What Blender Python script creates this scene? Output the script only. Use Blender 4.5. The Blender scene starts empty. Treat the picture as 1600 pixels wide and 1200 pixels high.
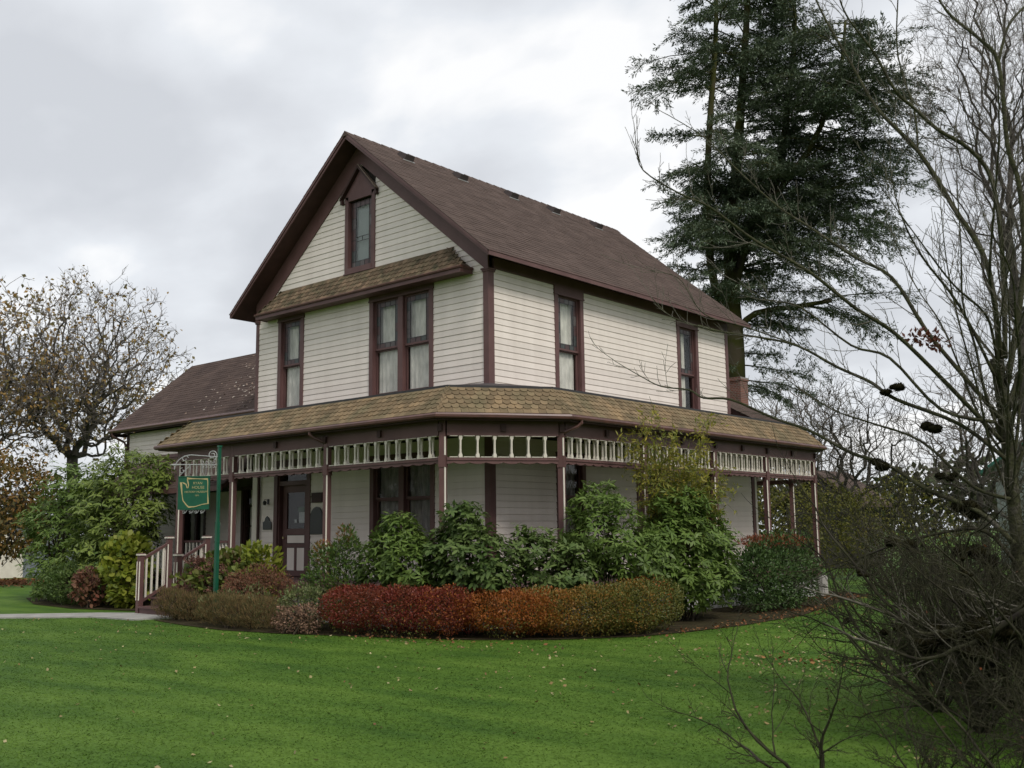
import bpy, math, random
import numpy as np
from mathutils import Vector, Matrix

scene = bpy.context.scene
rnd = random.Random(7)
nrg = np.random.default_rng(11)

# ------------------------------------------------------------------ camera
cam_data = bpy.data.cameras.new('camera')
cam_data.sensor_width = 36.0
cam_data.lens = 1618.694 / 1600 * 36
cam_data.clip_start = 0.05
cam_data.clip_end = 3000
cam_data.dof.use_dof = True; cam_data.dof.focus_distance = 19.5; cam_data.dof.aperture_fstop = 4.5
cam = bpy.data.objects.new('camera', cam_data)
scene.collection.objects.link(cam)
CAM = Vector((13.21109, -14.57835, 1.65))
R_, U_, B_ = (0.75466, 0.655999, -0.012369), (0.102449, -0.099195, 0.98978), (0.648068, -0.748215, -0.142065)
cam.matrix_world = Matrix(((R_[0], U_[0], B_[0], CAM.x), (R_[1], U_[1], B_[1], CAM.y), (R_[2], U_[2], B_[2], CAM.z), (0, 0, 0, 1)))
scene.camera = cam

# ------------------------------------------------------------------ world: overcast sky
SUN_DIR = Vector((0.68, -0.24, 0.74)).normalized()
elev = math.asin(SUN_DIR.z)
azim = math.atan2(SUN_DIR.x, SUN_DIR.y)
world = bpy.data.worlds.new('World')
scene.world = world
world.use_nodes = True
wn, wl = world.node_tree.nodes, world.node_tree.links
wn.clear()
w_out = wn.new('ShaderNodeOutputWorld')
sky = wn.new('ShaderNodeTexSky'); sky.sky_type = 'NISHITA'; sky.sun_disc = False
sky.sun_elevation = elev; sky.sun_rotation = azim
sky.air_density = 1.0; sky.dust_density = 3.0
bg_sky = wn.new('ShaderNodeBackground'); bg_sky.inputs['Strength'].default_value = 0.10
wl.new(sky.outputs['Color'], bg_sky.inputs['Color'])
tc = wn.new('ShaderNodeTexCoord')
sep = wn.new('ShaderNodeSeparateXYZ'); wl.new(tc.outputs['Generated'], sep.inputs[0])
def wmath(op, a, b=None, clamp=False):
    n = wn.new('ShaderNodeMath'); n.operation = op; n.use_clamp = clamp
    for i, v in enumerate((a, b)):
        if v is None: continue
        if isinstance(v, (int, float)): n.inputs[i].default_value = v
        else: wl.new(v, n.inputs[i])
    return n.outputs[0]
zz = wmath('ADD', wmath('MAXIMUM', sep.outputs['Z'], 0.0), 0.28)
cx = wmath('DIVIDE', sep.outputs['X'], zz); cyy = wmath('DIVIDE', sep.outputs['Y'], zz)
comb = wn.new('ShaderNodeCombineXYZ'); wl.new(cx, comb.inputs[0]); wl.new(cyy, comb.inputs[1])
def wnoise(scale, detail, rough, off, dist=0.0):
    mp = wn.new('ShaderNodeMapping'); mp.inputs['Location'].default_value = off
    mp.inputs['Rotation'].default_value = (0, 0, 0.72)
    mp.inputs['Scale'].default_value = (1.0, 1.35, 1.0)
    wl.new(comb.outputs[0], mp.inputs['Vector'])
    n = wn.new('ShaderNodeTexNoise'); n.inputs['Scale'].default_value = scale
    n.inputs['Detail'].default_value = detail; n.inputs['Roughness'].default_value = rough
    n.inputs['Distortion'].default_value = dist
    wl.new(mp.outputs[0], n.inputs['Vector']); return n.outputs['Fac']
n1 = wnoise(1.5, 3, 0.48, (5.3, 2.9, 0), 0.35)
n2 = wnoise(3.6, 5, 0.52, (8.3, 4.1, 0), 0.15)
mixn = wmath('ADD', wmath('MULTIPLY', n1, 0.70), wmath('MULTIPLY', n2, 0.30))
ramp = wn.new('ShaderNodeValToRGB')
els = ramp.color_ramp.elements
els[0].position = 0.40; els[0].color = (0.64, 0.66, 0.695, 1)
els[1].position = 0.60; els[1].color = (0.99, 0.99, 0.99, 1)
e = els.new(0.46); e.color = (0.70, 0.72, 0.755, 1)
e = els.new(0.54); e.color = (0.81, 0.835, 0.87, 1)
wl.new(mixn, ramp.inputs['Fac'])
bg_cl = wn.new('ShaderNodeBackground'); bg_cl.inputs['Strength'].default_value = 0.80
wl.new(ramp.outputs['Color'], bg_cl.inputs['Color'])
wmix = wn.new('ShaderNodeMixShader'); wmix.inputs[0].default_value = 0.92
wl.new(bg_sky.outputs[0], wmix.inputs[1]); wl.new(bg_cl.outputs[0], wmix.inputs[2])
wl.new(wmix.outputs[0], w_out.inputs['Surface'])

# ------------------------------------------------------------------ sun (veiled)
sun = bpy.data.lights.new('sun', 'SUN'); sun.energy = 1.5; sun.angle = math.radians(14); sun.color = (1.0, 0.95, 0.87)
sun_o = bpy.data.objects.new('sun', sun); scene.collection.objects.link(sun_o)
sun_o.rotation_euler = SUN_DIR.to_track_quat('Z', 'Y').to_euler()

scene.view_settings.view_transform = 'Standard'
scene.view_settings.look = 'None'
scene.view_settings.exposure = 0.42
scene.view_settings.gamma = 1.0
scene.view_settings.use_curve_mapping = False
scene.render.engine = 'CYCLES'
scene.cycles.use_denoising = True
scene.cycles.max_bounces = 6
scene.cycles.transparent_max_bounces = 12

# ------------------------------------------------------------------ materials
def mat(name, c1, c2=None, rough=0.7, scale=6.0, detail=5, bump=0.0, bscale=None, rand=0.0, spec=0.35, stretch=None,
        c3=None, coords='Object'):
    m = bpy.data.materials.new(name); m.use_nodes = True
    nt = m.node_tree; N, L = nt.nodes, nt.links
    b = N['Principled BSDF']; b.inputs['Roughness'].default_value = rough
    b.inputs['Specular IOR Level'].default_value = spec
    c2 = c2 or tuple(v * 0.8 for v in c1)
    t = N.new('ShaderNodeTexCoord'); mp = N.new('ShaderNodeMapping')
    if stretch: mp.inputs['Scale'].default_value = stretch
    if coords == 'World':
        g = N.new('ShaderNodeNewGeometry'); L.new(g.outputs['Position'], mp.inputs['Vector'])
    else: L.new(t.outputs[coords], mp.inputs['Vector'])
    n = N.new('ShaderNodeTexNoise'); n.inputs['Scale'].default_value = scale; n.inputs['Detail'].default_value = detail
    L.new(mp.outputs[0], n.inputs['Vector'])
    r = N.new('ShaderNodeValToRGB'); r.color_ramp.elements[0].position = 0.32; r.color_ramp.elements[1].position = 0.68
    r.color_ramp.elements[0].color = (*c2, 1); r.color_ramp.elements[1].color = (*c1, 1)
    if c3:
        e = r.color_ramp.elements.new(0.56); e.color = (*c3, 1)
    L.new(n.outputs['Fac'], r.inputs['Fac'])
    col = r.outputs['Color']
    if rand:
        oi = N.new('ShaderNodeObjectInfo'); gi = N.new('ShaderNodeNewGeometry')
        a = N.new('ShaderNodeMath'); a.operation = 'ADD'; L.new(oi.outputs['Random'], a.inputs[0]); L.new(gi.outputs['Random Per Island'], a.inputs[1])
        f = N.new('ShaderNodeMath'); f.operation = 'FRACT'; L.new(a.outputs[0], f.inputs[0])
        mr = N.new('ShaderNodeMapRange'); mr.inputs['To Min'].default_value = 1 - rand; mr.inputs['To Max'].default_value = 1 + rand
        L.new(f.outputs[0], mr.inputs['Value'])
        h = N.new('ShaderNodeHueSaturation'); L.new(mr.outputs[0], h.inputs['Value']); L.new(col, h.inputs['Color'])
        col = h.outputs['Color']
    L.new(col, b.inputs['Base Color'])
    if bump:
        n2 = N.new('ShaderNodeTexNoise'); n2.inputs['Scale'].default_value = bscale or scale * 4; n2.inputs['Detail'].default_value = 6
        L.new(mp.outputs[0], n2.inputs['Vector'])
        bp = N.new('ShaderNodeBump'); bp.inputs['Strength'].default_value = bump; bp.inputs['Distance'].default_value = 0.02
        L.new(n2.outputs['Fac'], bp.inputs['Height']); L.new(bp.outputs[0], b.inputs['Normal'])
    return m

def leaf_mat(name, cols, rough=0.5, trans=0.25, spec=0.35, world_scale=0.0):
    """colour picked at random per leaf from a ramp"""
    m = bpy.data.materials.new(name); m.use_nodes = True
    nt = m.node_tree; N, L = nt.nodes, nt.links
    b = N['Principled BSDF']; out = N['Material Output']
    b.inputs['Roughness'].default_value = rough; b.inputs['Specular IOR Level'].default_value = spec
    g = N.new('ShaderNodeNewGeometry'); r = N.new('ShaderNodeValToRGB')
    r.color_ramp.interpolation = 'LINEAR'
    els = r.color_ramp.elements
    while len(els) > 1: els.remove(els[0])
    for i, c in enumerate(cols):
        if i == 0: els[0].position = 0; els[0].color = (*c, 1)
        else:
            e = els.new(i / (len(cols) - 1)); e.color = (*c, 1)
    fac = g.outputs['Random Per Island']
    if world_scale:
        n = N.new('ShaderNodeTexNoise'); n.inputs['Scale'].default_value = world_scale; n.inputs['Detail'].default_value = 2
        L.new(g.outputs['Position'], n.inputs['Vector'])
        mx = N.new('ShaderNodeMapRange'); mx.inputs['From Min'].default_value = 0.3; mx.inputs['From Max'].default_value = 0.7
        L.new(n.outputs['Fac'], mx.inputs['Value'])
        a = N.new('ShaderNodeMix'); a.inputs[0].default_value = 0.5
        L.new(fac, a.inputs[2]); L.new(mx.outputs[0], a.inputs[3]); fac = a.outputs[0]
    L.new(fac, r.inputs['Fac']); L.new(r.outputs['Color'], b.inputs['Base Color'])
    tr = N.new('ShaderNodeBsdfTranslucent'); L.new(r.outputs['Color'], tr.inputs['Color'])
    mx = N.new('ShaderNodeMixShader'); mx.inputs[0].default_value = trans
    L.new(b.outputs[0], mx.inputs[1]); L.new(tr.outputs[0], mx.inputs[2]); L.new(mx.outputs[0], out.inputs['Surface'])
    return m

M = {}
M['trim'] = mat('mauve_brown_paint', (0.138, 0.072, 0.068), (0.106, 0.053, 0.050), rough=0.55, scale=2.5, bump=0.08, bscale=30)
M['trim_d'] = mat('dark_brown_paint', (0.058, 0.026, 0.022), (0.04, 0.018, 0.015), rough=0.6, scale=3)
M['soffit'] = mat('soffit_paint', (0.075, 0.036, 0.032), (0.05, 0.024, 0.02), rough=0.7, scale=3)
M['siding'] = mat('cream_siding_paint', (0.805, 0.730, 0.672), (0.735, 0.662, 0.605), rough=0.6, scale=1.1, rand=0.055, bump=0.06, bscale=25, stretch=(3.2, 3.2, .45))
M['cream'] = mat('cream_trim_paint', (0.74, 0.69, 0.61), (0.64, 0.59, 0.51), rough=0.55, scale=4)
M['core'] = mat('wall_sheathing', (0.16, 0.14, 0.12), rough=0.9)
M['dark'] = mat('painted_room_shade', (0.02, 0.02, 0.022), rough=0.9)  # near-black colour stands in for the shade of unlit rooms
M['roofsh'] = mat('brown_asphalt_shingle', (0.108, 0.078, 0.067), (0.086, 0.062, 0.053), rough=0.92, scale=2.0, rand=0.11, bump=0.5, bscale=120, spec=0.15)
M['roofsh2'] = mat('dark_brown_asphalt_shingle', (0.092, 0.064, 0.054), (0.066, 0.046, 0.040), rough=0.92, scale=1.2, rand=0.14, bump=0.5, bscale=120, spec=0.15)
M['flatroof'] = mat('grey_brown_rolled_roofing', (0.075, 0.060, 0.058), (0.05, 0.04, 0.04), rough=0.8, scale=3)
M['scale'] = mat('tan_cedar_shingle', (0.235, 0.165, 0.092), (0.14, 0.115, 0.066), rough=0.85, scale=2.2, rand=0.26, bump=0.4, bscale=60, c3=(0.200, 0.145, 0.085), coords='World', spec=0.2)
M['pentsh'] = mat('mossy_cedar_shingle', (0.19, 0.13, 0.085), (0.085, 0.075, 0.045), rough=0.9, scale=5, rand=0.35, bump=0.4, bscale=60, coords='World', spec=0.2)
M['gutter'] = mat('brown_gutter_metal', (0.13, 0.058, 0.047), (0.085, 0.04, 0.034), rough=0.38, scale=5, spec=0.5)
M['concrete'] = mat('pale_concrete', (0.45, 0.43, 0.40), (0.33, 0.315, 0.29), rough=0.85, scale=3, bump=0.2, bscale=40)
M['plinth'] = mat('whitewashed_plinth', (0.60, 0.59, 0.58), (0.46, 0.45, 0.44), rough=0.8, scale=2)
M['path'] = mat('grey_path_concrete', (0.36, 0.35, 0.325), (0.26, 0.255, 0.235), rough=0.9, scale=2.5, bump=0.3, bscale=50, coords='World')
M['green'] = mat('green_sign_paint', (0.011, 0.105, 0.058), (0.007, 0.072, 0.040), rough=0.4, scale=3, spec=0.5)
M['gold'] = mat('pale_gold_paint', (0.50, 0.42, 0.21), (0.40, 0.33, 0.16), rough=0.45, scale=10)
M['letter'] = mat('muted_gold_letter_paint', (0.42, 0.38, 0.18), (0.33, 0.31, 0.15), rough=0.5, scale=10)
M['iron'] = mat('pale_grey_wrought_iron', (0.42, 0.43, 0.43), (0.26, 0.27, 0.27), rough=0.35, scale=12, spec=0.6)
M['red'] = mat('red_alarm_enamel', (0.30, 0.02, 0.015), rough=0.4)
M['plaque'] = mat('black_bronze_plaque', (0.018, 0.019, 0.022), (0.012, 0.012, 0.013), rough=0.35, scale=20, spec=0.5)
M['paper'] = mat('white_paper', (0.62, 0.64, 0.66), (0.42, 0.44, 0.47), rough=0.8, scale=30)
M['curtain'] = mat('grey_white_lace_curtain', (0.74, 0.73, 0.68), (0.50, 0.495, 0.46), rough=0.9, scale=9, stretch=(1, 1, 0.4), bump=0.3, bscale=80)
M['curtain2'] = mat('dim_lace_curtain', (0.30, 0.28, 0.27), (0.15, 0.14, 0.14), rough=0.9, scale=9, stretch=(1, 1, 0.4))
M['shade'] = mat('grey_roller_blind', (0.27, 0.31, 0.31), (0.24, 0.28, 0.28), rough=0.8, scale=1)
M['came'] = mat('lead_came', (0.035, 0.033, 0.035), rough=0.5)
M['st1'] = mat('plum_art_glass', (0.085, 0.045, 0.042), (0.055, 0.03, 0.03), rough=0.3, scale=12, spec=0.35)
M['st2'] = mat('teal_art_glass', (0.06, 0.068, 0.062), (0.035, 0.04, 0.04), rough=0.3, scale=12, spec=0.35)
M['st3'] = mat('smoke_art_glass', (0.12, 0.105, 0.10), (0.07, 0.058, 0.058), rough=0.3, scale=12, spec=0.35)
M['bark'] = mat('grey_green_bark', (0.090, 0.083, 0.066), (0.044, 0.040, 0.030), rough=0.95, scale=9, bump=0.8, bscale=40, coords='World', c3=(0.060, 0.063, 0.032), spec=0.1)
M['twig'] = mat('grey_brown_twig', (0.150, 0.140, 0.112), (0.092, 0.084, 0.066), rough=0.9, scale=3, coords='World', spec=0.15)
M['twig_far'] = mat('pale_grey_twig', (0.185, 0.160, 0.140), (0.12, 0.105, 0.092), rough=0.9, scale=1, coords='World', spec=0.1)
M['bark_far'] = mat('dark_tree_bark', (0.088, 0.080, 0.068), (0.050, 0.045, 0.038), rough=0.95, scale=2, coords='World', spec=0.1)
M['bark_conifer'] = mat('mossy_conifer_bark', (0.088, 0.073, 0.048), (0.040, 0.034, 0.025), rough=0.95, scale=1.2, bump=0.5, bscale=8, coords='World', c3=(0.062, 0.066, 0.018), spec=0.1)
M['twig_dark'] = mat('dark_lichened_twig', (0.060, 0.053, 0.045), (0.028, 0.024, 0.020), rough=0.95, scale=6, coords='World', spec=0.1, c3=(0.045, 0.045, 0.025))
M['moss'] = mat('dark_moss', (0.026, 0.024, 0.010), (0.010, 0.009, 0.005), rough=1.0, scale=14, bump=1.0, bscale=60, spec=0.05)
M['stem'] = mat('shrub_stem_bark', (0.07, 0.055, 0.04), (0.04, 0.03, 0.022), rough=0.9, scale=8, spec=0.1)
M['soil'] = mat('garden_soil', (0.060, 0.042, 0.027), (0.028, 0.020, 0.014), rough=1.0, scale=5, bump=0.8, bscale=40, coords='World', c3=(0.045, 0.040, 0.018), spec=0.1)
M['conifer'] = leaf_mat('conifer_needles', [(0.050, 0.075, 0.045), (0.090, 0.125, 0.075), (0.14, 0.175, 0.110), (0.070, 0.098, 0.062)], rough=0.55, trans=0.08, world_scale=0.5)
M['rhodo'] = leaf_mat('rhododendron_leaf', [(0.050, 0.088, 0.016), (0.100, 0.165, 0.030), (0.150, 0.220, 0.050), (0.070, 0.115, 0.025)], rough=0.48, trans=0.25, spec=0.28, world_scale=1.5)
M['rhodo2'] = leaf_mat('bluish_rhododendron_leaf', [(0.042, 0.075, 0.018), (0.078, 0.130, 0.032), (0.135, 0.190, 0.055), (0.055, 0.090, 0.026)], rough=0.48, trans=0.25, spec=0.28, world_scale=1.5)
M['laurel'] = leaf_mat('laurel_leaf', [(0.058, 0.095, 0.018), (0.125, 0.180, 0.032), (0.20, 0.255, 0.055), (0.080, 0.125, 0.025)], rough=0.48, trans=0.25, spec=0.28, world_scale=1.0)
M['photinia'] = leaf_mat('photinia_leaf', [(0.026, 0.055, 0.014), (0.055, 0.105, 0.026), (0.09, 0.15, 0.042), (0.040, 0.075, 0.022)], rough=0.5, trans=0.15, spec=0.3)
M['redtip'] = leaf_mat('photinia_red_tip', [(0.22, 0.050, 0.028), (0.14, 0.06, 0.025), (0.30, 0.085, 0.04)], rough=0.4)
M['hred'] = leaf_mat('crimson_hedge_leaf', [(0.130, 0.020, 0.014), (0.210, 0.034, 0.022), (0.18, 0.050, 0.022), (0.090, 0.024, 0.015)], rough=0.5, trans=0.25, world_scale=3)
M['horange'] = leaf_mat('orange_hedge_leaf', [(0.25, 0.068, 0.018), (0.37, 0.130, 0.026), (0.29, 0.088, 0.020), (0.16, 0.10, 0.028)], rough=0.5, trans=0.25, world_scale=3)
M['hyellow'] = leaf_mat('mustard_hedge_leaf', [(0.19, 0.150, 0.028), (0.32, 0.150, 0.028), (0.13, 0.135, 0.032), (0.27, 0.205, 0.040)], rough=0.5, trans=0.25, world_scale=3)
M['holive'] = leaf_mat('olive_hedge_leaf', [(0.09, 0.12, 0.024), (0.185, 0.165, 0.034), (0.072, 0.10, 0.024), (0.20, 0.13, 0.030)], rough=0.5, trans=0.25, world_scale=3)
M['pieris'] = leaf_mat('pieris_leaf', [(0.05, 0.105, 0.018), (0.10, 0.17, 0.03), (0.04, 0.08, 0.02), (0.12, 0.15, 0.03)], rough=0.4, trans=0.2)
M['orangetip'] = leaf_mat('orange_new_growth', [(0.22, 0.09, 0.03), (0.17, 0.12, 0.03), (0.26, 0.10, 0.04)], rough=0.45)
M['varieg'] = leaf_mat('yellow_edged_leaf', [(0.16, 0.19, 0.06), (0.08, 0.12, 0.03), (0.27, 0.28, 0.13), (0.06, 0.10, 0.03)], rough=0.5)
M['hydleaf'] = leaf_mat('hydrangea_leaf', [(0.075, 0.115, 0.022), (0.15, 0.19, 0.035), (0.20, 0.24, 0.05), (0.11, 0.075, 0.03)], rough=0.5, trans=0.3)
M['hydleaf2'] = leaf_mat('yellowing_hydrangea_leaf', [(0.15, 0.20, 0.02), (0.24, 0.28, 0.03), (0.30, 0.31, 0.05), (0.10, 0.16, 0.02)], rough=0.5, trans=0.35)
M['hydhead'] = leaf_mat('faded_hydrangea_petal', [(0.17, 0.080, 0.058), (0.25, 0.13, 0.095), (0.12, 0.055, 0.045), (0.21, 0.09, 0.065)], rough=0.8, trans=0.2)
M['spirea'] = leaf_mat('rusty_spirea_leaf', [(0.14, 0.062, 0.038), (0.21, 0.095, 0.055), (0.10, 0.075, 0.035), (0.24, 0.075, 0.045)], rough=0.7, trans=0.2)
M['heath'] = leaf_mat('dry_border_foliage', [(0.11, 0.085, 0.035), (0.22, 0.14, 0.060), (0.06, 0.070, 0.024), (0.27, 0.18, 0.085)], rough=0.8, trans=0.15, world_scale=4)
M['bamboo'] = leaf_mat('yellow_green_bamboo_leaf', [(0.20, 0.20, 0.028), (0.34, 0.30, 0.045), (0.12, 0.16, 0.028), (0.42, 0.31, 0.05)], rough=0.5, trans=0.35, world_scale=1.2)
M['yelleaf'] = leaf_mat('autumn_yellow_green_leaf', [(0.09, 0.10, 0.018), (0.17, 0.16, 0.025), (0.06, 0.075, 0.018), (0.21, 0.16, 0.02)], rough=0.6, trans=0.3, world_scale=0.8)
M['maple'] = leaf_mat('brown_olive_maple_leaf', [(0.26, 0.18, 0.065), (0.17, 0.15, 0.06), (0.32, 0.19, 0.055), (0.15, 0.125, 0.06)], rough=0.7, trans=0.25, world_scale=0.3)
M['orangeleaf'] = leaf_mat('burnt_orange_tree_leaf', [(0.085, 0.060, 0.026), (0.23, 0.12, 0.028), (0.07, 0.075, 0.025), (0.34, 0.16, 0.034)], rough=0.65, trans=0.2, world_scale=0.6)
M['darkleaf'] = leaf_mat('dull_dark_shrub_leaf', [(0.03, 0.042, 0.018), (0.055, 0.05, 0.025), (0.045, 0.065, 0.024), (0.075, 0.055, 0.03)], rough=0.7, trans=0.12, world_scale=1)
M['fallen'] = leaf_mat('fallen_leaf', [(0.22, 0.12, 0.045), (0.34, 0.30, 0.13), (0.16, 0.075, 0.035), (0.42, 0.38, 0.20), (0.11, 0.06, 0.03)], rough=0.8, trans=0.1)
M['fallen_red'] = leaf_mat('fallen_rust_leaf', [(0.17, 0.06, 0.025), (0.24, 0.10, 0.035), (0.11, 0.05, 0.02), (0.30, 0.15, 0.05)], rough=0.8, trans=0.1)
M['roofleaf'] = leaf_mat('pale_roof_litter', [(0.35, 0.30, 0.26), (0.22, 0.15, 0.11), (0.48, 0.44, 0.40)], rough=0.8, trans=0.05)

def grass_mat():
    m = bpy.data.materials.new('mown_grass'); m.use_nodes = True
    nt = m.node_tree; N, L = nt.nodes, nt.links
    b = N['Principled BSDF']; b.inputs['Roughness'].default_value = 0.75; b.inputs['Specular IOR Level'].default_value = 0.15
    g = N.new('ShaderNodeNewGeometry')
    def noise(scale, detail, st=None, rot=0):
        mp = N.new('ShaderNodeMapping'); L.new(g.outputs['Position'], mp.inputs['Vector'])
        if st: mp.inputs['Scale'].default_value = st
        mp.inputs['Rotation'].default_value = (0, 0, rot)
        n = N.new('ShaderNodeTexNoise'); n.inputs['Scale'].default_value = scale; n.inputs['Detail'].default_value = detail
        L.new(mp.outputs[0], n.inputs['Vector']); return n.outputs['Fac']
    a = noise(1.1, 4, (0.45, 1.6, 1), -0.65); c = noise(0.28, 3); d = noise(9, 5); f = noise(70, 3)
    def mth(op, x, y):
        n = N.new('ShaderNodeMath'); n.operation = op
        for i, v in enumerate((x, y)):
            if isinstance(v, float): n.inputs[i].default_value = v
            else: L.new(v, n.inputs[i])
        return n.outputs[0]
    s = mth('ADD', mth('ADD', mth('MULTIPLY', a, 0.50), mth('MULTIPLY', c, 0.30)), mth('ADD', mth('MULTIPLY', d, 0.14), mth('MULTIPLY', f, 0.06)))
    r = N.new('ShaderNodeValToRGB'); e = r.color_ramp.elements
    e[0].position = 0.40; e[0].color = (0.040, 0.092, 0.010, 1)
    e[1].position = 0.60; e[1].color = (0.088, 0.158, 0.020, 1)
    k = e.new(0.5); k.color = (0.062, 0.124, 0.013, 1)
    L.new(s, r.inputs['Fac'])
    h = N.new('ShaderNodeHueSaturation'); mr = N.new('ShaderNodeMapRange')
    mr.inputs['To Min'].default_value = 0.90; mr.inputs['To Max'].default_value = 1.12
    L.new(g.outputs['Random Per Island'], mr.inputs['Value']); L.new(mr.outputs[0], h.inputs['Value']); L.new(r.outputs['Color'], h.inputs['Color'])
    L.new(h.outputs['Color'], b.inputs['Base Color'])
    bp = N.new('ShaderNodeBump'); bp.inputs['Strength'].default_value = 0.25; bp.inputs['Distance'].default_value = 0.01
    L.new(f, bp.inputs['Height']); L.new(bp.outputs[0], b.inputs['Normal'])
    return m
M['grass'] = grass_mat()

def brick_mat():
    m = bpy.data.materials.new('red_brick'); m.use_nodes = True
    nt = m.node_tree; N, L = nt.nodes, nt.links
    b = N['Principled BSDF']; b.inputs['Roughness'].default_value = 0.9
    t = N.new('ShaderNodeTexCoord'); mp = N.new('ShaderNodeMapping'); mp.inputs['Rotation'].default_value = (math.radians(90), 0, 0)
    L.new(t.outputs['Object'], mp.inputs['Vector'])
    br = N.new('ShaderNodeTexBrick'); br.inputs['Scale'].default_value = 5
    br.inputs['Color1'].default_value = (0.20, 0.075, 0.05, 1); br.inputs['Color2'].default_value = (0.13, 0.06, 0.045, 1)
    br.inputs['Mortar'].default_value = (0.22, 0.19, 0.17, 1); br.inputs['Mortar Size'].default_value = 0.03
    L.new(mp.outputs[0], br.inputs['Vector']); L.new(br.outputs['Color'], b.inputs['Base Color'])
    return m
M['brick'] = brick_mat()

def glass_mat():
    m = bpy.data.materials.new('window_glass'); m.use_nodes = True
    nt = m.node_tree; N, L = nt.nodes, nt.links
    N.remove(N['Principled BSDF']); out = N['Material Output']
    tr = N.new('ShaderNodeBsdfTransparent'); tr.inputs['Color'].default_value = (0.965, 0.965, 0.955, 1)
    gl = N.new('ShaderNodeBsdfGlossy'); gl.inputs['Roughness'].default_value = 0.02
    n = N.new('ShaderNodeTexNoise'); n.inputs['Scale'].default_value = 3
    g = N.new('ShaderNodeNewGeometry'); L.new(g.outputs['Position'], n.inputs['Vector'])
    bp = N.new('ShaderNodeBump'); bp.inputs['Strength'].default_value = 0.25; bp.inputs['Distance'].default_value = 0.02
    L.new(n.outputs['Fac'], bp.inputs['Height']); L.new(bp.outputs[0], gl.inputs['Normal'])
    lw = N.new('ShaderNodeLayerWeight'); lw.inputs['Blend'].default_value = 0.5
    pw = N.new('ShaderNodeMath'); pw.operation = 'POWER'; L.new(lw.outputs['Facing'], pw.inputs[0]); pw.inputs[1].default_value = 5.0
    fr = N.new('ShaderNodeMapRange'); fr.inputs['To Min'].default_value = 0.025; fr.inputs['To Max'].default_value = 0.75; L.new(pw.outputs[0], fr.inputs['Value'])
    mx = N.new('ShaderNodeMixShader'); L.new(fr.outputs[0], mx.inputs[0]); L.new(tr.outputs[0], mx.inputs[1]); L.new(gl.outputs[0], mx.inputs[2])
    L.new(mx.outputs[0], out.inputs['Surface'])
    return m
M['glass'] = glass_mat()

# ------------------------------------------------------------------ object helpers
col = scene.collection
def link(name, me, parent=None):
    o = bpy.data.objects.new(name, me); col.objects.link(o)
    if parent is not None: o.parent = parent
    return o
def empty(name, loc, label, cat, group=None, rz=0):
    o = bpy.data.objects.new(name, None); col.objects.link(o); o.location = loc; o.rotation_euler = (0, 0, rz)
    o.empty_display_size = 0.2
    tag(o, label, cat, group); return o
def tag(o, label=None, cat=None, group=None, kind=None):
    if label: o['label'] = label
    if cat: o['category'] = cat
    if group: o['group'] = group
    if kind: o['kind'] = kind
    return o
BOXF = ((0, 1, 3, 2), (4, 6, 7, 5), (0, 4, 5, 1), (2, 3, 7, 6), (0, 2, 6, 4), (1, 5, 7, 3))
class MB:
    def __init__(s): s.v = []; s.f = []; s.mi = []
    def add(s, vs, fs, mi=0):
        o = len(s.v); s.v += [tuple(p) for p in vs]; s.f += [tuple(i + o for i in f) for f in fs]; s.mi += [mi] * len(fs); return s
    def box(s, x0, x1, y0, y1, z0, z1, mi=0):
        return s.add([(x, y, z) for x in (x0, x1) for y in (y0, y1) for z in (z0, z1)], BOXF, mi)
    def prism(s, poly, ext, mi=0):
        """poly: list of 3d points, ext: extrusion vector"""
        n = len(poly); e = Vector(ext)
        vs = [tuple(p) for p in poly] + [tuple(Vector(p) + e) for p in poly]
        fs = [tuple(range(n)), tuple(range(2 * n - 1, n - 1, -1))] + [(i, i + n, (i + 1) % n + n, (i + 1) % n) for i in range(n)]
        return s.add(vs, fs, mi)
    def tube(s, pts, rad, n=8, mi=0, caps=True):
        pts = [Vector(p) for p in pts]
        if not isinstance(rad, (list, tuple)): rad = [rad] * len(pts)
        vs = []; ref = None
        for i, p in enumerate(pts):
            t = (pts[min(i + 1, len(pts) - 1)] - pts[max(i - 1, 0)])
            t = t.normalized() if t.length > 1e-9 else Vector((0, 0, 1))
            if ref is None: ref = t.orthogonal().normalized()
            a = (ref - t * ref.dot(t))
            a = a.normalized() if a.length > 1e-6 else t.orthogonal().normalized()
            ref = a; b = t.cross(a)
            for k in range(n):
                q = 2 * math.pi * k / n
                vs.append(tuple(p + (a * math.cos(q) + b * math.sin(q)) * rad[i]))
        fs = [(i * n + k, i * n + (k + 1) % n, (i + 1) * n + (k + 1) % n, (i + 1) * n + k) for i in range(len(pts) - 1) for k in range(n)]
        if caps: fs += [tuple(range(n - 1, -1, -1)), tuple((len(pts) - 1) * n + k for k in range(n))]
        return s.add(vs, fs, mi)
    def mesh(s, name, mats, smooth=False):
        me = bpy.data.meshes.new(name); me.from_pydata(s.v, [], s.f)
        for m in (mats if isinstance(mats, (list, tuple)) else [mats]): me.materials.append(M[m] if isinstance(m, str) else m)
        if any(s.mi): me.polygons.foreach_set('material_index', s.mi)
        if smooth: me.polygons.foreach_set('use_smooth', [True] * len(me.polygons))
        me.update(); return me
    def build(s, name, mats, parent=None, smooth=False):
        return link(name, s.mesh(name, mats, smooth), parent)
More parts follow.
